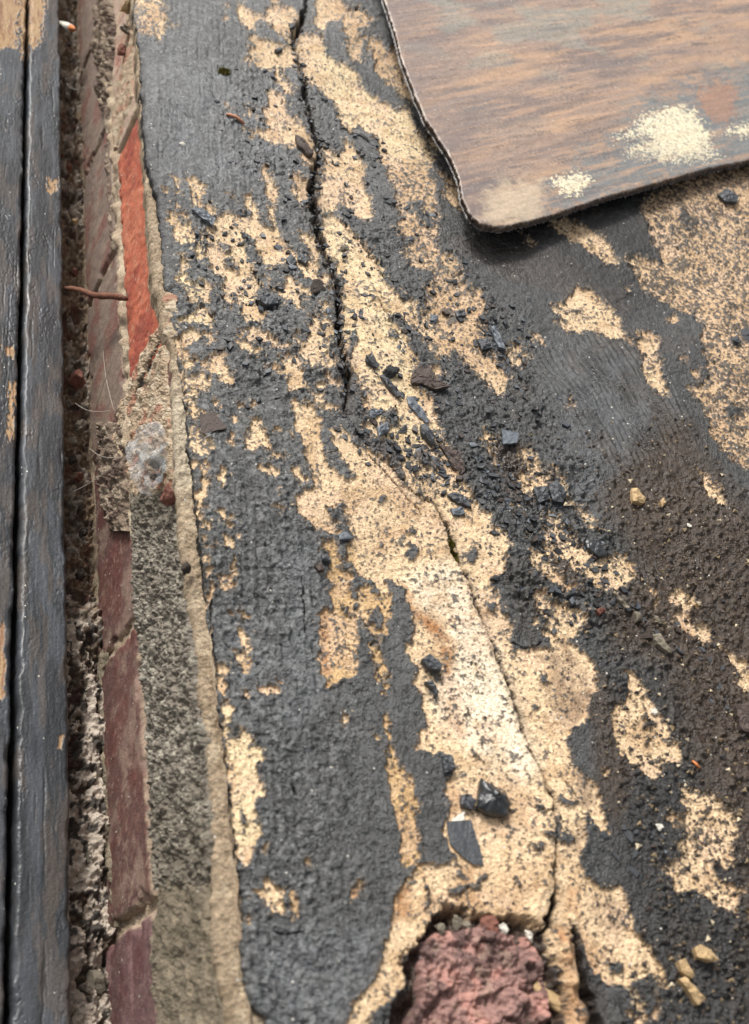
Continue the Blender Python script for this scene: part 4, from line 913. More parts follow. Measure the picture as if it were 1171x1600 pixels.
# ================================================================== LOOSE THINGS ON THE LEDGE
def flake(outline, thick, m, label, name='paint_chip', cat='paint chip', lift=.0006, curl=0., group=None, dome=0., rough=.0005, seed=0, tiltv=(0, 0)):
    """an irregular shard following a traced outline, with thickness, lying on the surface"""
    P = parse(outline) if isinstance(outline, str) else np.array(outline)
    c = P.mean(0); n = len(P)
    # add points between for a rougher edge
    Q = []
    for k in range(n):
        a, b = P[k], P[(k + 1) % n]; Q.append(a)
        L = np.hypot(*(b - a)); m_ = int(L / 5)
        for j in range(1, m_ + 1):
            q = a + (b - a) * j / (m_ + 1); q = q + RNG.uniform(-.5, .5, 2); Q.append(q)
    Q = np.array(Q); W = onledge(Q[:, 0], Q[:, 1]); cw = W.mean(0); base = surf(*c); from_seed = float(c[0]); top_off = (base - onledge(c[0], c[1])) @ PN
    rings = [1.0, .86, .66, .42, .2]; V = []; N_ = len(Q)
    from mathutils import noise as mn
    def wob(p): return rough * 2.2 * mn.fractal(Vector(p * 420), .8, 2.1, 3)
    for r_ in rings:
        for q in W:
            p = cw + (q - cw) * r_; rr = np.linalg.norm(q - cw)
            hh = lift + thick + top_off + curl * (r_ ** 2) * ((q - cw) @ np.array([.5, .8, 0])) * 14 + dome * (1 - r_ ** 2) + wob(p) + ((p - cw) @ PU) * tiltv[0] + (p[1] - cw[1]) * tiltv[1]
            V.append(p + PN * hh)
    V.append(cw + PN * (lift + thick + top_off + dome + wob(cw)))
    ci = len(V) - 1; Fc = []
    for r_ in range(4):
        for k in range(N_):
            k2 = (k + 1) % N_; Fc.append((r_ * N_ + k, r_ * N_ + k2, (r_ + 1) * N_ + k2, (r_ + 1) * N_ + k))
    for k in range(N_): Fc.append((4 * N_ + k, 4 * N_ + (k + 1) % N_, ci))
    b0 = len(V)
    for k in range(N_): V.append(np.array(V[k]) * 1 + (cw - W[k]) * .06 - PN * (thick + dome * .4 + .0008))
    for k in range(N_): Fc.append((k, b0 + k, b0 + (k + 1) % N_, (k + 1) % N_))
    Fc.append(tuple(b0 + k for k in range(N_))[::-1])
    org = cw + PN * top_off
    me = bpy.data.meshes.new(name); me.from_pydata([tuple(np.array(v) - org) for v in V], [], Fc); me.update()
    # consistent outward normals
    import bmesh
    bm = bmesh.new(); bm.from_mesh(me); bmesh.ops.recalc_face_normals(bm, faces=bm.faces); bm.to_mesh(me); bm.free()
    for pl in me.polygons: pl.use_smooth = (m == 'wetstone')
    o = link(name, me, MAT[m], label=label, cat=cat, group=group); o.location = org; return o
FL = [
 ('311 654 332 649 352 669 352 675 315 683', .0008, 'chipbrown', 'flat square grey brown shard beside the tan rim', 'paint_shard', 0, 0),
 ('590 596 597 595 613 613 625 626 618 629 600 610', .0022, 'chip', 'long narrow black chip just below the round dark stone', 'paint_chip', 0, .0008),
 ('633 626 643 626 654 641 669 664 664 667 651 656 636 638', .0014, 'chipblue', 'tapered blue grey chip pointing down right on cream paint', 'paint_chip', 0, .0006),
 ('569 651 580 645 597 650 582 660 574 660', .0012, 'chipblue', 'pale grey leaf shaped chip beside the brown dirt patch', 'paint_chip', 0, .0004),
 ('587 674 604 667 606 679 590 690', .002, 'chipblue', 'thick grey chip standing up in the black debris', 'paint_chip', .2, .001),
 ('654 672 664 670 677 690 674 702 656 684', .003, 'chip', 'ridged black chunk right of the debris heap', 'paint_chip', 0, .0015),
 ('638 602 649 585 667 581 679 602 700 613 679 618 655 609 640 608', .0016, 'chipbrown', 'rusty brown plate in the middle of the ledge', 'paint_plate', .1, .0004),
 ('684 697 718 710 726 738 720 745 705 731 695 712', .0012, 'chipbrown', 'long brown plate on the edge of the black band', 'paint_plate', 0, .0005),
 ('699 773 713 770 732 781 737 795 715 786', .0014, 'chip', 'dark slanting flake above the oval grey one', 'paint_chip', 0, .0006),
 ('704 794 724 792 727 804 709 804', .0012, 'chipblue', 'small oval grey flake below the dark slanting one', 'paint_chip', 0, .0004),
 ('718 1246 730 1244 742 1254 736 1269 718 1261', .002, 'chip', 'dull dark chip touching the left of the big wet stone', 'paint_chip', 0, .001),
 ('697 1285 735 1282 749 1326 755 1354 738 1351 718 1336 702 1318', .0008, 'chip', 'large flat charcoal flake above the broken brick', 'paint_plate', 0, 0),
 ('688 1184 702 1182 711 1205 693 1210', .0018, 'chip', 'blunt dark chip left of the cream band', 'paint_chip', 0, .001),
 ('657 1033 670 1026 690 1041 687 1051 668 1047', .0028, 'chip', 'jagged black chip at the foot of the rust stain', 'paint_chip', 0, .0012),
 ('664 1065 676 1064 686 1080 683 1092 677 1078', .0014, 'chip', 'curled black sliver below the jagged chip', 'paint_chip', .3, .0008),
 ('909 850 928 852 947 873 932 877 912 862', .0018, 'wetstone', 'smooth black oval flake on cream near the right', 'paint_chip', 0, .0012),
 ('830 769 851 765 855 785 839 792', .0018, 'chip', 'square black chip beside a knobbly black lump', 'paint_chip', 0, .0004),
 ('853 762 868 756 882 776 876 792 860 788', .0035, 'chip', 'knobbly black lump right of the square chip', 'paint_chip', 0, .0018),
 ('782 677 808 683 805 698 783 700', .001, 'chipblue', 'blue grey rectangular flake above the brown stain', 'paint_chip', 0, 0),
 ('764 516 773 514 789 550 778 546', .0016, 'chipblue', 'tall pointed chip in the debris below the slate', 'paint_chip', .1, .0006),
 ('745 534 760 532 768 546 752 550', .0014, 'chip', 'dull chip left of the tall pointed one', 'paint_chip', 0, .0006),
 ('528 836 541 832 552 842 531 844', .0012, 'chipblue', 'thin blue grey sliver above the mustard patch', 'paint_chip', 0, .0003),
 ('500 868 512 870 515 880 503 878', .0016, 'chip', 'upper of two dark chips left of the mustard patch', 'paint_chip', .3, .0006),
 ('490 886 500 882 507 893 497 896', .0014, 'chipbrown', 'lower of two dark chips left of the mustard patch', 'paint_chip', .3, .0006),
 ('460 219 474 225 489 246 482 249 464 233', .003, 'chipbrown', 'bark like brown strip left of the upper crack', 'paint_chip', .2, .0014),
 ('446 409 454 401 464 414 454 423', .0018, 'chip', 'left of a pair of dark chips on cream by the long crack', 'paint_chip', 0, .0006),
 ('464 404 472 402 482 411 476 418 465 411', .0018, 'chip', 'right of a pair of dark chips on cream by the long crack', 'paint_chip', 0, .0006),
 ('405 473 418 466 433 475 433 482 414 484', .0022, 'chip', 'lifted flake with a deep shadow under its lower edge', 'paint_chip', .5, .0004),
 ('299 335 308 332 323 340 336 350 332 360 313 346', .0016, 'chipblue', 'lifted blue grey flake near the upper left cream patches', 'paint_chip', .2, .0006),
 ('449 49 457 47 460 54 452 57', .0018, 'chip', 'tiny dark chip on the topmost cream patch by the crack', 'paint_chip', 0, .0006),
 ('428 86 436 82 441 86 432 90', .0018, 'chip', 'tiny dark chip on the pale patch left of the crack', 'paint_chip', 0, .0006),
 ('673 491 686 493 683 502 673 500', .0016, 'chipblue', 'small grey chip on the speckled cream below the slate', 'paint_chip', .2, .0006),
 ('712 488 726 484 728 494 714 496', .0014, 'chip', 'small dark chip on the speckled cream, right of the grey one', 'paint_chip', 0, .0006),
 ('1143 1107 1175 1100 1195 1130 1171 1150 1152 1145', .002, 'chipbrown', 'smooth dark slab cut by the right edge of the picture', 'paint_plate', 0, .0006),
 ('952 932 957 930 979 955 974 957', .0016, 'greystone', 'slim tan splinter of mortar on the brown dirt', 'mortar_chip', 0, .0004),
 ('1015 996 1028 994 1047 1024 1040 1024 1022 1010', .002, 'greystone', 'tapered grey tan mortar chip on the brown dirt', 'mortar_chip', 0, .0008),
 ('1013 966 1020 966 1032 978 1026 979', .0016, 'greystone', 'short grey mortar chip above the tapered one', 'mortar_chip', 0, .0006),
 ('985 962 994 964 999 974 990 976', .002, 'greystone', 'stubby grey mortar chip among the crumbs', 'mortar_chip', 0, .001),
 ('926 960 934 956 942 962 932 967', .002, 'redstone', 'small pinkish crumb beside the cream patch', 'brick_crumb', 0, .001),
 ('1073 1486 1082 1481 1098 1490 1110 1506 1098 1508 1078 1500', .0035, 'tanstone', 'largest tan pebble low on the dark right side', 'mortar_chip', 0, .0008),
 ('1049 1506 1060 1502 1074 1528 1070 1533 1054 1522', .003, 'tanstone', 'upright tan pebble left of the largest one', 'mortar_chip', 0, .0008),
 ('1049 1534 1060 1530 1076 1550 1090 1565 1078 1575 1066 1556', .003, 'tanstone', 'irregular tan pebble below the upright one', 'mortar_chip', 0, .0012),
 ('984 767 992 766 1006 784 1004 790 986 788', .0028, 'tanstone', 'cream mortar crumb on the dark slope, left of a smaller one', 'mortar_chip', 0, .0014),
 ('1028 787 1034 782 1038 790 1032 796', .0022, 'tanstone', 'tiny cream crumb right of the larger cream crumb', 'mortar_chip', 0, .001),
 ('1118 310 1132 302 1150 312 1148 322 1130 320', .0022, 'chip', 'black chip under the slate near the right edge', 'paint_chip', .2, .001),
]
for i, (ol, th, m, lab, nm, curl, dome) in enumerate(FL):
    cat = {'paint_shard': 'paint shard', 'paint_plate': 'paint flake', 'paint_chip': 'paint chip', 'mortar_chip': 'mortar crumb', 'brick_crumb': 'brick crumb'}[nm]
    flake(ol, th, m, lab, nm, cat, curl=curl * .02, dome=dome, rough=.0005 if dome > .0003 else .00012, group={'mortar_chip': 'mortar crumbs on the ledge'}.get(nm, 'loose paint flakes on the ledge' if nm != 'brick_crumb' else None))

def rock_mesh(name, seed, sub=3, flat=.75, jag=.42):
    import bmesh
    bm = bmesh.new(); bmesh.ops.create_icosphere(bm, subdivisions=sub, radius=1)
    from mathutils import noise as mn
    rs = np.random.RandomState(seed); dirs = rs.normal(size=(14, 3)); dirs /= np.linalg.norm(dirs, axis=1)[:, None]; lim = rs.uniform(.5, .9, 14)
    for v in bm.verts:
        p = np.array(v.co)
        for d, l in zip(dirs, lim):
            q = p @ d
            if q > l: p = p - d * (q - l)
        p = p * (1 + jag * .9 * mn.fractal(Vector(p * 1.7 + seed), 1.0, 2.0, 4)); p[2] *= flat; v.co = p
    me = bpy.data.meshes.new(name); bm.to_mesh(me); bm.free(); return me
BASIS = Matrix(((PU[0], 0, PN[0]), (0, 1, 0), (PU[2], 0, PN[2]))).to_4x4()
def place(o, px, py, sx_, sy_, sz_, rot, up=.4):
    p = surf(px, py) + PN * sz_ * up
    o.matrix_world = Matrix.Translation(Vector(p)) @ BASIS @ Matrix.Rotation(rot, 4, 'Z') @ Matrix.Rotation(.25 * math.sin(px * 7.1), 4, 'X') @ Matrix.Rotation(.25 * math.sin(py * 5.3), 4, 'Y') @ Matrix.Diagonal((sx_, sy_, sz_, 1))
def stone(px, py, r, m, label, name='stone', cat='stone', seed=1, asp=1.2, rot=.5, h=.8, group=None, sub=3):
    me = rock_mesh(name, seed, sub); me.materials.append(MAT[m]); o = bpy.data.objects.new(name, me); COL.objects.link(o); tag(o, label, cat, group)
    place(o, px, py, r * asp, r, r * h, rot, .22); return o
stone(607, 590, .0050, 'wetstone', 'round faceted dark stone sitting on cream paint', seed=3, asp=1.1, h=1.1)
flake('746 1222 757 1228 772 1236 786 1246 794 1262 788 1280 772 1280 756 1275 742 1266 744 1244', .0035, 'wetstone', 'large wet black stone low on the cream band', 'stone', 'stone', dome=.004, rough=.0009)
stone(578, 577, .0040, 'chip', 'dark crumb left of the round faceted stone', seed=5, asp=1.3, rot=2.5)
stone(538, 386, .0034, 'greystone', 'grey brown pebble on the cream strip right of the crack', seed=6, asp=1.1)
stone(494, 460, .0052, 'chipbrown', 'brown pebble wedged left of the long crack', seed=7, asp=1.2)
stone(716, 1280, .0030, 'white', 'white pebble left below the large wet stone', 'pebble', 'pebble', seed=9, asp=1.6, rot=.4, h=.6)
stone(868, 1560, .0050, 'tanstone', 'tan pebble on the right end of the broken brick', 'pebble', 'pebble', seed=10, asp=1.5, rot=-1.0)
stone(1165, 526, .0052, 'chip', 'black lump at the right edge on speckled cream', seed=11, asp=1.4, rot=.2)
stone(1143, 539, .0034, 'chip', 'smaller black lump left of the one at the right edge', seed=12, asp=1.4)
stone(1022, 1110, .0022, 'white', 'tiny white grit beside the right cream patch', 'pebble', 'pebble', seed=13)
stone(1024, 1297, .0019, 'white', 'white grit on the black between cream patches, lower right', 'pebble', 'pebble', seed=14)
stone(1076, 822, .0016, 'white', 'white grit high on the brown dirt', 'pebble', 'pebble', seed=15)
stone(286, 229, .0018, 'white', 'white grit on the smooth blue grey paint at upper left', 'pebble', 'pebble', seed=16, asp=1.5, h=.4)
stone(506, 168, .0036, 'greystone', 'pale stone lodged in the crack above the blue flake', seed=17) if False else stone(480, 162, .0050, 'greystone', 'olive grey stone lodged in the crack near the top', seed=17, asp=1.5, rot=-.8)
# chips around the broken brick
for i, (px, py, r_, m, lab) in enumerate([(715, 1440, .0040, 'greystone', 'pale green chip standing left of the red chip over the brick'), (730, 1446, .0032, 'greystone', 'small pale chip between brick and red chip'), (766, 1440, .0060, 'redstone', 'red brick chip standing at the top of the broken brick'), (788, 1452, .0036, 'white', 'shiny pale chip right of the red brick chip'), (830, 1460, .0034, 'white', 'shiny grey chip at the right corner of the hole'), (690, 1450, .0036, 'greystone', 'dull pale crumb at the left corner of the hole')]):
    o = stone(px, py, r_ * .75, m, lab, 'brick_crumb' if m == 'redstone' else 'stone_chip', 'crumb', seed=30 + i, asp=.8, rot=.2, h=1.2)
    p = onledge(float(px), float(py)) - PN * .001; mw = o.matrix_world.copy(); mw.translation = Vector(p); o.matrix_world = mw

# generic small chips, shared meshes
protos = []
for i in range(10):
    import bmesh
    rs = np.random.RandomState(100 + i); n = rs.randint(5, 8); an = np.sort(rs.uniform(0, 2 * math.pi, n)); an = np.linspace(0, 2 * math.pi, n, endpoint=False) + rs.uniform(-.35, .35, n); rr = rs.uniform(.55, 1.1, n)
    pts = [(math.cos(a_) * r_, math.sin(a_) * r_ * .7, rs.uniform(.35, .7)) for a_, r_ in zip(an, rr)]; V = pts + [(p[0] * 1.03, p[1] * 1.03, -.5) for p in pts] + [(0, 0, rs.uniform(.5, .9))]
    Fc = [(k, (k + 1) % n, 2 * n) for k in range(n)] + [(k, n + k, n + (k + 1) % n, (k + 1) % n) for k in range(n)] + [tuple(range(2 * n - 1, n - 1, -1))]
    me = bpy.data.meshes.new('paint_chip'); me.from_pydata(V, [], Fc); bm = bmesh.new(); bm.from_mesh(me); bmesh.ops.recalc_face_normals(bm, faces=bm.faces); bm.to_mesh(me); bm.free()
    for mm, kk in (('chip', 0), ('chipblue', 1), ('chipbrown', 2)):
        m2 = me.copy(); m2.materials.append(MAT[mm]); protos.append((kk, m2))
zones = [('735 480 800 520 830 560 790 580 740 540', 40), ('560 640 640 670 700 720 740 790 690 760 620 720 570 690', 60), ('730 690 790 720 830 800 800 830 760 760', 40), ('380 340 520 400 525 620 420 540', 34), ('830 780 900 800 1000 930 960 960 900 850', 30), ('540 205 610 250 660 340 640 360 580 300', 24), ('930 900 1120 1000 1160 1160 1060 1040 960 960', 26), ('650 300 760 420 760 470 660 360', 20), ('900 1250 1060 1300 1060 1450 960 1350', 16)]
def inpoly(P, x, y): return sdf_pts(P, np.array([x]), np.array([y]))[0] > 0
cnt_ = 0
znames = ['in the debris just below the slate corner', 'in the dark debris where the long crack bends', 'in the black crumble right of the long crack', 'among the cream patches left of the long crack', 'on the dark slope above the right cream patches', 'along the dark band near the slate edge', 'on the brown dirt at the right', 'on speckled cream below the slate edge', 'on the dark paint low at the right']
for (zs, num), zn in zip(zones, znames):
    P = parse(zs); lo, hi = P.min(0), P.max(0); k = 0; tries = 0
    while k < num and tries < 4000:
        tries += 1; px, py = RNG.uniform(lo[0], hi[0]), RNG.uniform(lo[1], hi[1])
        if not inpoly(P, px, py): continue
        kk = RNG.choice([0, 0, 0, 0, 1, 2]); me = [m_ for c_, m_ in protos if c_ == kk][RNG.randint(10)]
        o = bpy.data.objects.new('paint_chip', me); COL.objects.link(o); r_ = .0010 + .0021 * RNG.uniform() ** 2
        place(o, px, py, r_ * RNG.uniform(1, 1.7), r_, r_ * RNG.uniform(.2, .6), RNG.uniform(0, 6.3), .12)
        tag(o, 'tiny dark paint chip ' + zn, 'paint chip', 'tiny paint chips ' + zn); k += 1; cnt_ += 1
# grit: uncountable grains on the dirty right side
gv = []; gf = []
GP = parse('800 680 1060 650 1171 780 1260 1000 1260 1620 960 1620 1000 1400 940 1200 930 1000 830 960'); lo, hi = GP.min(0), GP.max(0)
N_ = 5200; pts = np.stack([RNG.uniform(lo[0], hi[0], N_), RNG.uniform(lo[1], hi[1], N_)], 1); sd_ = sdf_pts(GP, pts[:, 0], pts[:, 1]); pts = pts[sd_ > 0]
tones = []
pal = [lin(120, 104, 80), lin(84, 74, 62), lin(60, 56, 54), lin(190, 176, 148), lin(60, 50, 44), lin(44, 42, 42)]
for (px, py) in pts:
    p = surf(px, py); r_ = .00035 + .0013 * RNG.uniform() ** 4; b0 = len(gv); q = RNG.normal(size=(5, 3)); q /= np.linalg.norm(q, axis=1)[:, None]
    base = [(1, 0, 0), (-.5, .87, 0), (-.5, -.87, 0), (0, 0, .9), (0, 0, -.8)]; rot = RNG.uniform(0, 6.3); cs, sn = math.cos(rot), math.sin(rot); tn = pal[RNG.choice(6, p=[.2, .24, .2, .08, .16, .12])]
    for j, bb in enumerate(base):
        v = (bb[0] * cs - bb[1] * sn) * 1.3 * PU + (bb[0] * sn + bb[1] * cs) * np.array([0, 1, 0]) + bb[2] * PN * .7; gv.append(p + (v + q[j] * .3) * r_ + PN * r_ * .3); tones.append(tn)
    gf += [(b0, b0 + 1, b0 + 3), (b0 + 1, b0 + 2, b0 + 3), (b0 + 2, b0, b0 + 3), (b0 + 1, b0, b0 + 4), (b0 + 2, b0 + 1, b0 + 4), (b0, b0 + 2, b0 + 4)]
me = bpy.data.meshes.new('grit'); me.from_pydata([tuple(v) for v in gv], [], gf); attrs(me, np.array(tones))
link('grit', me, MAT['rubble'], label='fine brown and grey grit scattered on the dirty right side', cat='grit', kind='stuff')

# black crumbs of paint too small to count in the flaking zones
gv = []; gf = []; tones = []
pts = np.stack([RNG.uniform(300, 1010, 26000), RNG.uniform(20, 1000, 26000)], 1); dens = bil(FLAKY, pts[:, 0], pts[:, 1]) * (.25 + 1.1 * (fbm(pts[:, 0] / 26, pts[:, 1] / 26, 3, 900) > .16)); dn = bil(DEB, pts[:, 0], pts[:, 1])
pts = pts[RNG.uniform(size=len(pts)) < np.clip(dens * .24 + dn * .6, 0, 1)]
tq_ = RNG.uniform(0, 1, 620) * 560 + 60; cxp = np.interp(tq_, CR1[:, 1], CR1[:, 0]) + RNG.normal(size=620) * 4.5; pts = np.concatenate([pts, np.stack([cxp, tq_], 1)])
for (px, py) in pts:
    p = surf(px, py); r_ = .0004 + .0019 * RNG.uniform() ** 3.5; b0 = len(gv); rot = RNG.uniform(0, 6.3); cs, sn = math.cos(rot), math.sin(rot); tl = RNG.uniform(-.5, .5, 4); k_ = RNG.uniform(.25, .8)
    tn = [lin(46, 48, 52), lin(62, 66, 72), lin(34, 34, 36), lin(60, 50, 44)][RNG.choice(4, p=[.4, .2, .3, .1])]
    for bb, tt_ in zip([(1.3, 0), (0, .8), (-1.1, .1), (0, -.7)], tl):
        v = (bb[0] * cs - bb[1] * sn) * PU + (bb[0] * sn + bb[1] * cs) * np.array([0, 1, 0]); gv.append(p + v * r_ + PN * r_ * (k_ + .5 * tt_)); tones.append(tn)
    for bb in [(1.3, 0), (0, .8), (-1.1, .1), (0, -.7)]:
        v = (bb[0] * cs - bb[1] * sn) * PU + (bb[0] * sn + bb[1] * cs) * np.array([0, 1, 0]); gv.append(p + v * r_ * .9 - PN * r_ * .4); tones.append(tn)
    gf += [(b0, b0 + 1, b0 + 2, b0 + 3)] + [(b0 + k, b0 + 4 + k, b0 + 4 + (k + 1) % 4, b0 + (k + 1) % 4) for k in range(4)]
me = bpy.data.meshes.new('paint_crumbs'); me.from_pydata([tuple(v) for v in gv], [], gf); attrs(me, np.array(tones))
link('paint_crumbs', me, MAT['timber2'], label='fine black crumbs of flaked paint over the ledge', cat='crumbs', kind='stuff')

# ---- moss tufts
def moss(px, py, w_, n, label, dy=1.0):
    rs = np.random.RandomState(int(px)); V = []; Fc = []
    c = surf(px, py)
    for i in range(n):
        o_ = rs.normal(size=2) * w_ * .45; b_ = c + PU * o_[0] + np.array([0, 1, 0]) * o_[1] * dy; L = w_ * rs.uniform(.4, .9); d = PN + PU * rs.normal() * .6 + np.array([0, 1, 0]) * rs.normal() * .6; d /= np.linalg.norm(d)
        s_ = _n(np.cross(d, rs.normal(size=3))) * w_ * .10; k = len(V); V += [b_ - s_, b_ + s_, b_ + d * L * .6 + s_ * 1.2, b_ + d * L, b_ + d * L * .6 - s_ * 1.2]; Fc += [(k, k + 1, k + 2, k + 3, k + 4)]
    me = bpy.data.meshes.new('moss_tuft'); me.from_pydata([tuple(np.array(v) - c) for v in V], [], Fc); o = link('moss_tuft', me, MAT['moss'], label=label, cat='moss'); o.location = c
moss(349, 113, .0038, 260, 'small olive moss tuft on smooth blue grey paint'); moss(710, 852, .0036, 260, 'brownish moss growing in the open crack', 2.2)

# ---- sticks, nail, plastic, web
def tube(name, pts, rad, m, label, cat, sides=10, head=None, mats=None):
    pts = [np.array(p, float) for p in pts]; V = []; Fc = []
    for i, p in enumerate(pts):
        t = _n(pts[min(i + 1, len(pts) - 1)] - pts[max(i - 1, 0)]); u = _n(np.cross(t, [0.1, .2, 1])); v = np.cross(t, u); r_ = rad[i] if hasattr(rad, '__len__') else rad
        for k in range(sides):
            a_ = 2 * math.pi * k / sides; V.append(p + (u * math.cos(a_) + v * math.sin(a_)) * r_ * (1 + .12 * math.sin(k * 2.3 + i * 1.7)))
    for i in range(len(pts) - 1):
        for k in range(sides): Fc.append((i * sides + k, i * sides + (k + 1) % sides, (i + 1) * sides + (k + 1) % sides, (i + 1) * sides + k))
    Fc.append(tuple(range(sides))[::-1]); Fc.append(tuple(range(len(V) - sides, len(V))))
    org = pts[0]; me = bpy.data.meshes.new(name); me.from_pydata([tuple(p - org) for p in V], [], Fc)
    for pl in me.polygons: pl.use_smooth = True
    o = link(name, me, MAT[m], label=label, cat=cat); o.location = org; return o
def gap(x, y, z): return hit(np.array([float(x)]), np.array([float(y)]), (0, 0, z), (0, 0, 1))[0]
nA = gap(104, 451, ZP - .004); nB = onface(np.array([197.]), np.array([468.]), -.004)[0]
npts = [nA + (nB - nA) * t + np.array([0, 0, .0012 * math.sin(t * 9)]) for t in np.linspace(0, 1, 14)]
tube('rusty_nail', npts, [.0016, .0017, .0016, .0018, .0019, .0018, .002, .0019, .0021, .0021, .002, .0021, .0019, .0014], 'rust', 'bent rusty nail spanning the gap to the orange brick', 'nail')
def led(x, y, h=.001): return surf(x, y) + PN * h
tube('wood_splinter', [led(353, 182), led(358, 185, .0018), led(368, 190, .0018), led(381, 198)], [.0007, .0013, .0012, .0008], 'wood', 'pinkish wood splinter on the smooth paint at upper left', 'splinter', 6)
tube('wood_splinter', [led(1078, 1190), led(1083, 1196, .0012), led(1089, 1203, .001)], [.0005, .0008, .0005], 'orangewood', 'short orange splinter on the dark slope at right', 'splinter', 6)
wA = gap(97, 39, ZP - .006); wB = gap(118, 46, ZP + .010)
tube('white_rod', [wA + (wB - wA) * t for t in (0, .4, .72)], .0032, 'white', 'white rod with orange tip poking out of the gap top', 'rod', 10)
tip = tube('tip', [wA + (wB - wA) * t for t in (.72, .9, 1.0)], [.0030, .0016, .0004], 'orangewood', None, None, 10)
wr = [o_ for o_ in COL.objects if o_.name == 'white_rod'][0]; tip.parent = wr; tip.location = tip.location - wr.location

# plastic film stuck to the mortar
Fp = parse('222 690 232 674 246 664 262 660 270 664 272 690 274 720 273 750 262 768 248 776 238 776 228 762 221 735')
ga, gb = np.meshgrid(np.linspace(0, 2 * math.pi, 49), np.linspace(0, 1, 26))
cF = Fp.mean(0); angs = np.arctan2(Fp[:, 1] - cF[1], Fp[:, 0] - cF[0]); od = np.argsort(angs); rad_ = np.hypot(*(Fp - cF).T)
rr = np.interp(ga, np.concatenate([angs[od] + 2 * math.pi * 0 - 2 * math.pi, angs[od], angs[od] + 2 * math.pi]), np.tile(rad_[od], 3))
Xp = cF[0] + rr * gb * np.cos(ga); Yp = cF[1] + rr * gb * np.sin(ga); Pf = onface(Xp, Yp, 0)
wr_ = 1 - np.abs(fbm(Pf[..., 1] * 120, Pf[..., 2] * 90, 3, 802, .5)) * 3
seam = (ga == ga[0, 0]) | (ga == ga[0, -1])
wr_[:, -1] = wr_[:, 0]
Pf[..., 0] -= .0045 + .004 * (1 - gb ** 2) + .0028 * wr_
me = lattice(Pf, 'plastic_scrap', None, None); link('plastic_scrap', me, MAT['film'], label='crumpled scrap of clear plastic film stuck to the mortar', cat='plastic scrap')
def facestone(x, y, r_, m, lab, name='stone', cat='stone', seed=50, dx=-.004):
    me = rock_mesh(name, seed); me.materials.append(MAT[m]); o = bpy.data.objects.new(name, me); COL.objects.link(o); tag(o, lab, cat); p = onface(np.array([float(x)]), np.array([float(y)]), dx)[0]
    o.matrix_world = Matrix.Translation(Vector(p)) @ Matrix.Rotation(seed, 4, 'X') @ Matrix.Diagonal((r_, r_ * 1.15, r_, 1)); return o
facestone(263, 776, .0055, 'redstone', 'dark red crumb wedged under the plastic scrap', seed=51)
facestone(246, 720, .0050, 'greystone', 'grey crumb seen inside the plastic scrap', seed=52)
facestone(246, 745, .0035, 'dark', 'dark crumb low inside the plastic scrap', seed=53)
facestone(291, 886, .0030, 'dark', 'black fleck on the tan rim beside the rough mortar', seed=54, dx=-.003)
facestone(200, 10, .0055, 'tanstone', 'pale stone lodged against the rim at the top', seed=55, dx=-.002)
facestone(196, 45, .0050, 'greystone', 'grey stone below the pale one against the rim', seed=56, dx=-.002)
facestone(190, 78, .0042, 'redstone', 'bright red brick fragment showing through pale mortar', seed=57, dx=-.002)
# cobweb threads in the gap
wp = []
rs = np.random.RandomState(4)
web = empty('cobweb', 'thin grey cobweb threads across the dusty gap', 'cobweb', tuple(gap(140, 640, ZP)))
for (xa, ya_, xb_, yb_) in [(118, 630, 172, 642), (150, 640, 178, 560), (140, 700, 190, 715), (105, 130, 132, 136), (160, 520, 178, 640), (112, 770, 200, 712)]:
    A_ = gap(xa, ya_, ZP - .01); B_ = onface(np.array([float(xb_)]), np.array([float(yb_)]), -.005)[0]
    t_ = tube('thread', [A_ + (B_ - A_) * t - np.array([0, 0, .004 * math.sin(t * math.pi)]) for t in np.linspace(0, 1, 8)], .00022, 'web', None, None, 4); t_.parent = web; t_.location = t_.location - web.location
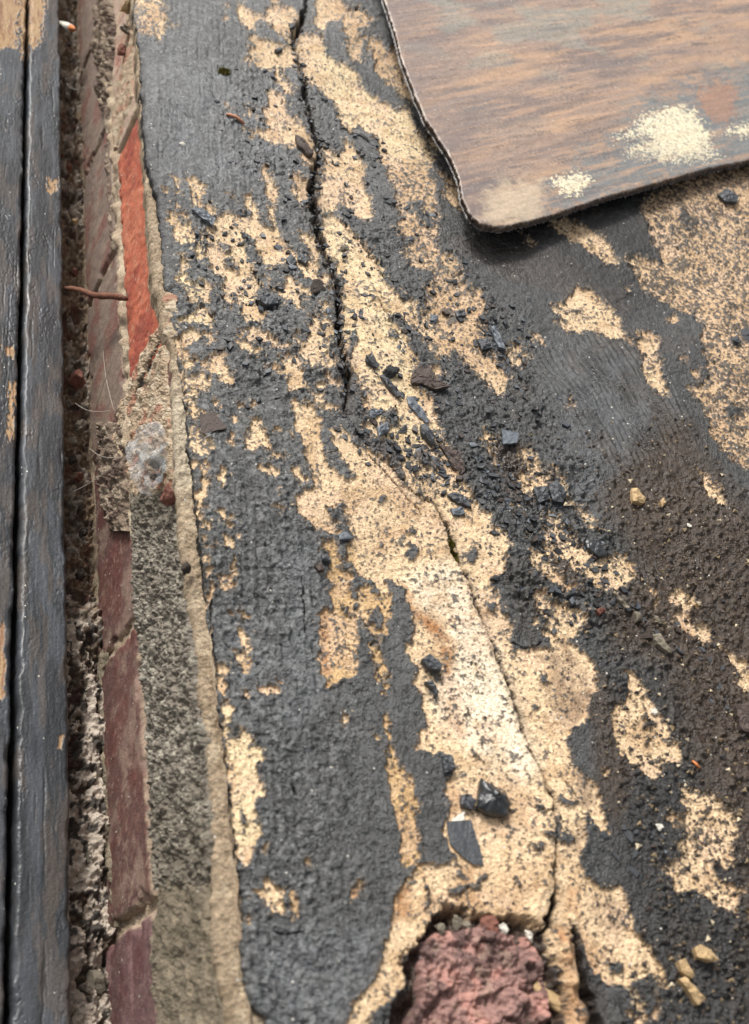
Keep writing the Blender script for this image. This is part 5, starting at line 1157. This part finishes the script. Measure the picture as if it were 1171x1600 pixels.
# rubble stones in the gap
pal2 = [('greystone', 'dusty grey rubble stone'), ('redstone', 'brick red rubble stone'), ('plaster', 'white plaster lump'), ('dark', 'dark brown rubble crumb'), ('tanstone', 'tan mortar lump')]
spec = [(108, 70, 3.5, 3), (107, 150, 5, 2), (106, 225, 5, 2), (108, 262, 5, 1), (112, 300, 4, 0), (118, 345, 4, 4), (108, 380, 5, 0), (116, 425, 5, 1), (112, 510, 5, 2), (110, 545, 4, 2), (120, 590, 9, 1), (108, 630, 4.5, 2), (126, 668, 6, 0), (116, 690, 5, 0), (112, 720, 4.5, 3), (124, 745, 5, 1), (114, 790, 5, 0), (130, 830, 5, 3), (116, 860, 5, 2), (126, 900, 5, 3), (116, 960, 5, 2), (134, 985, 5, 3), (122, 1040, 6, 2), (136, 1080, 5, 3), (128, 1120, 7, 2), (124, 1170, 5, 3), (138, 1200, 5, 0), (126, 1245, 6, 2), (136, 1310, 7, 1), (134, 1345, 6, 0), (148, 1375, 5, 0), (136, 1410, 7, 2), (150, 1450, 8, 2), (138, 1500, 6, 3), (150, 1530, 8, 0), (140, 1575, 7, 2)]
where = ['near the top of the gap', 'in the upper gap beside the grey brick', 'in the gap below the rusty nail', 'in the middle of the gap', 'in the gap beside the rough grey mortar', 'in the gap beside the purple brick', 'at the bottom end of the gap']
bins = [0, 180, 440, 620, 830, 1050, 1370, 2000]
seen = Counter(); used_lab = Counter()
def bin_(y): return max(k for k in range(7) if y >= bins[k])
tot = Counter((m_, bin_(y_)) for _, y_, _, m_ in spec if y_ < 950 or y_ in (1080, 1345, 1530))
ordw = ['uppermost', 'second', 'third', 'fourth', 'lowest']
gm = [[rock_mesh('rubble_stone', 70 + i) for i in range(4)] for _ in pal2]
for g_, (m_, _) in zip(gm, pal2):
    for me in g_: me.materials.append(MAT[m_])
spec = [q for q in spec if q[1] < 950 or q[1] in (1080, 1345, 1530)]
for i, (x, y, r_, m_) in enumerate(spec):
    b_ = bin_(y); k = (m_, b_); seen[k] += 1
    lab = pal2[m_][1] + ' ' + where[b_]
    if tot[k] > 1: lab = ('upper ' if seen[k] == 1 else ('lower ' if seen[k] == tot[k] else 'middle ')) + lab
    o = bpy.data.objects.new('plaster_lump' if m_ == 2 else 'rubble_stone', gm[m_][i % 4]); COL.objects.link(o); tag(o, lab, 'stone', 'rubble stones in the gap')
    p = gap(x, y, ZG - .004); r_ *= .00062
    o.matrix_world = Matrix.Translation(Vector(p)) @ Matrix.Rotation(i * 1.3, 4, 'Z') @ Matrix.Rotation(i * .7, 4, 'X') @ Matrix.Diagonal((r_, r_ * 1.4, r_, 1))
print('chips', cnt_)
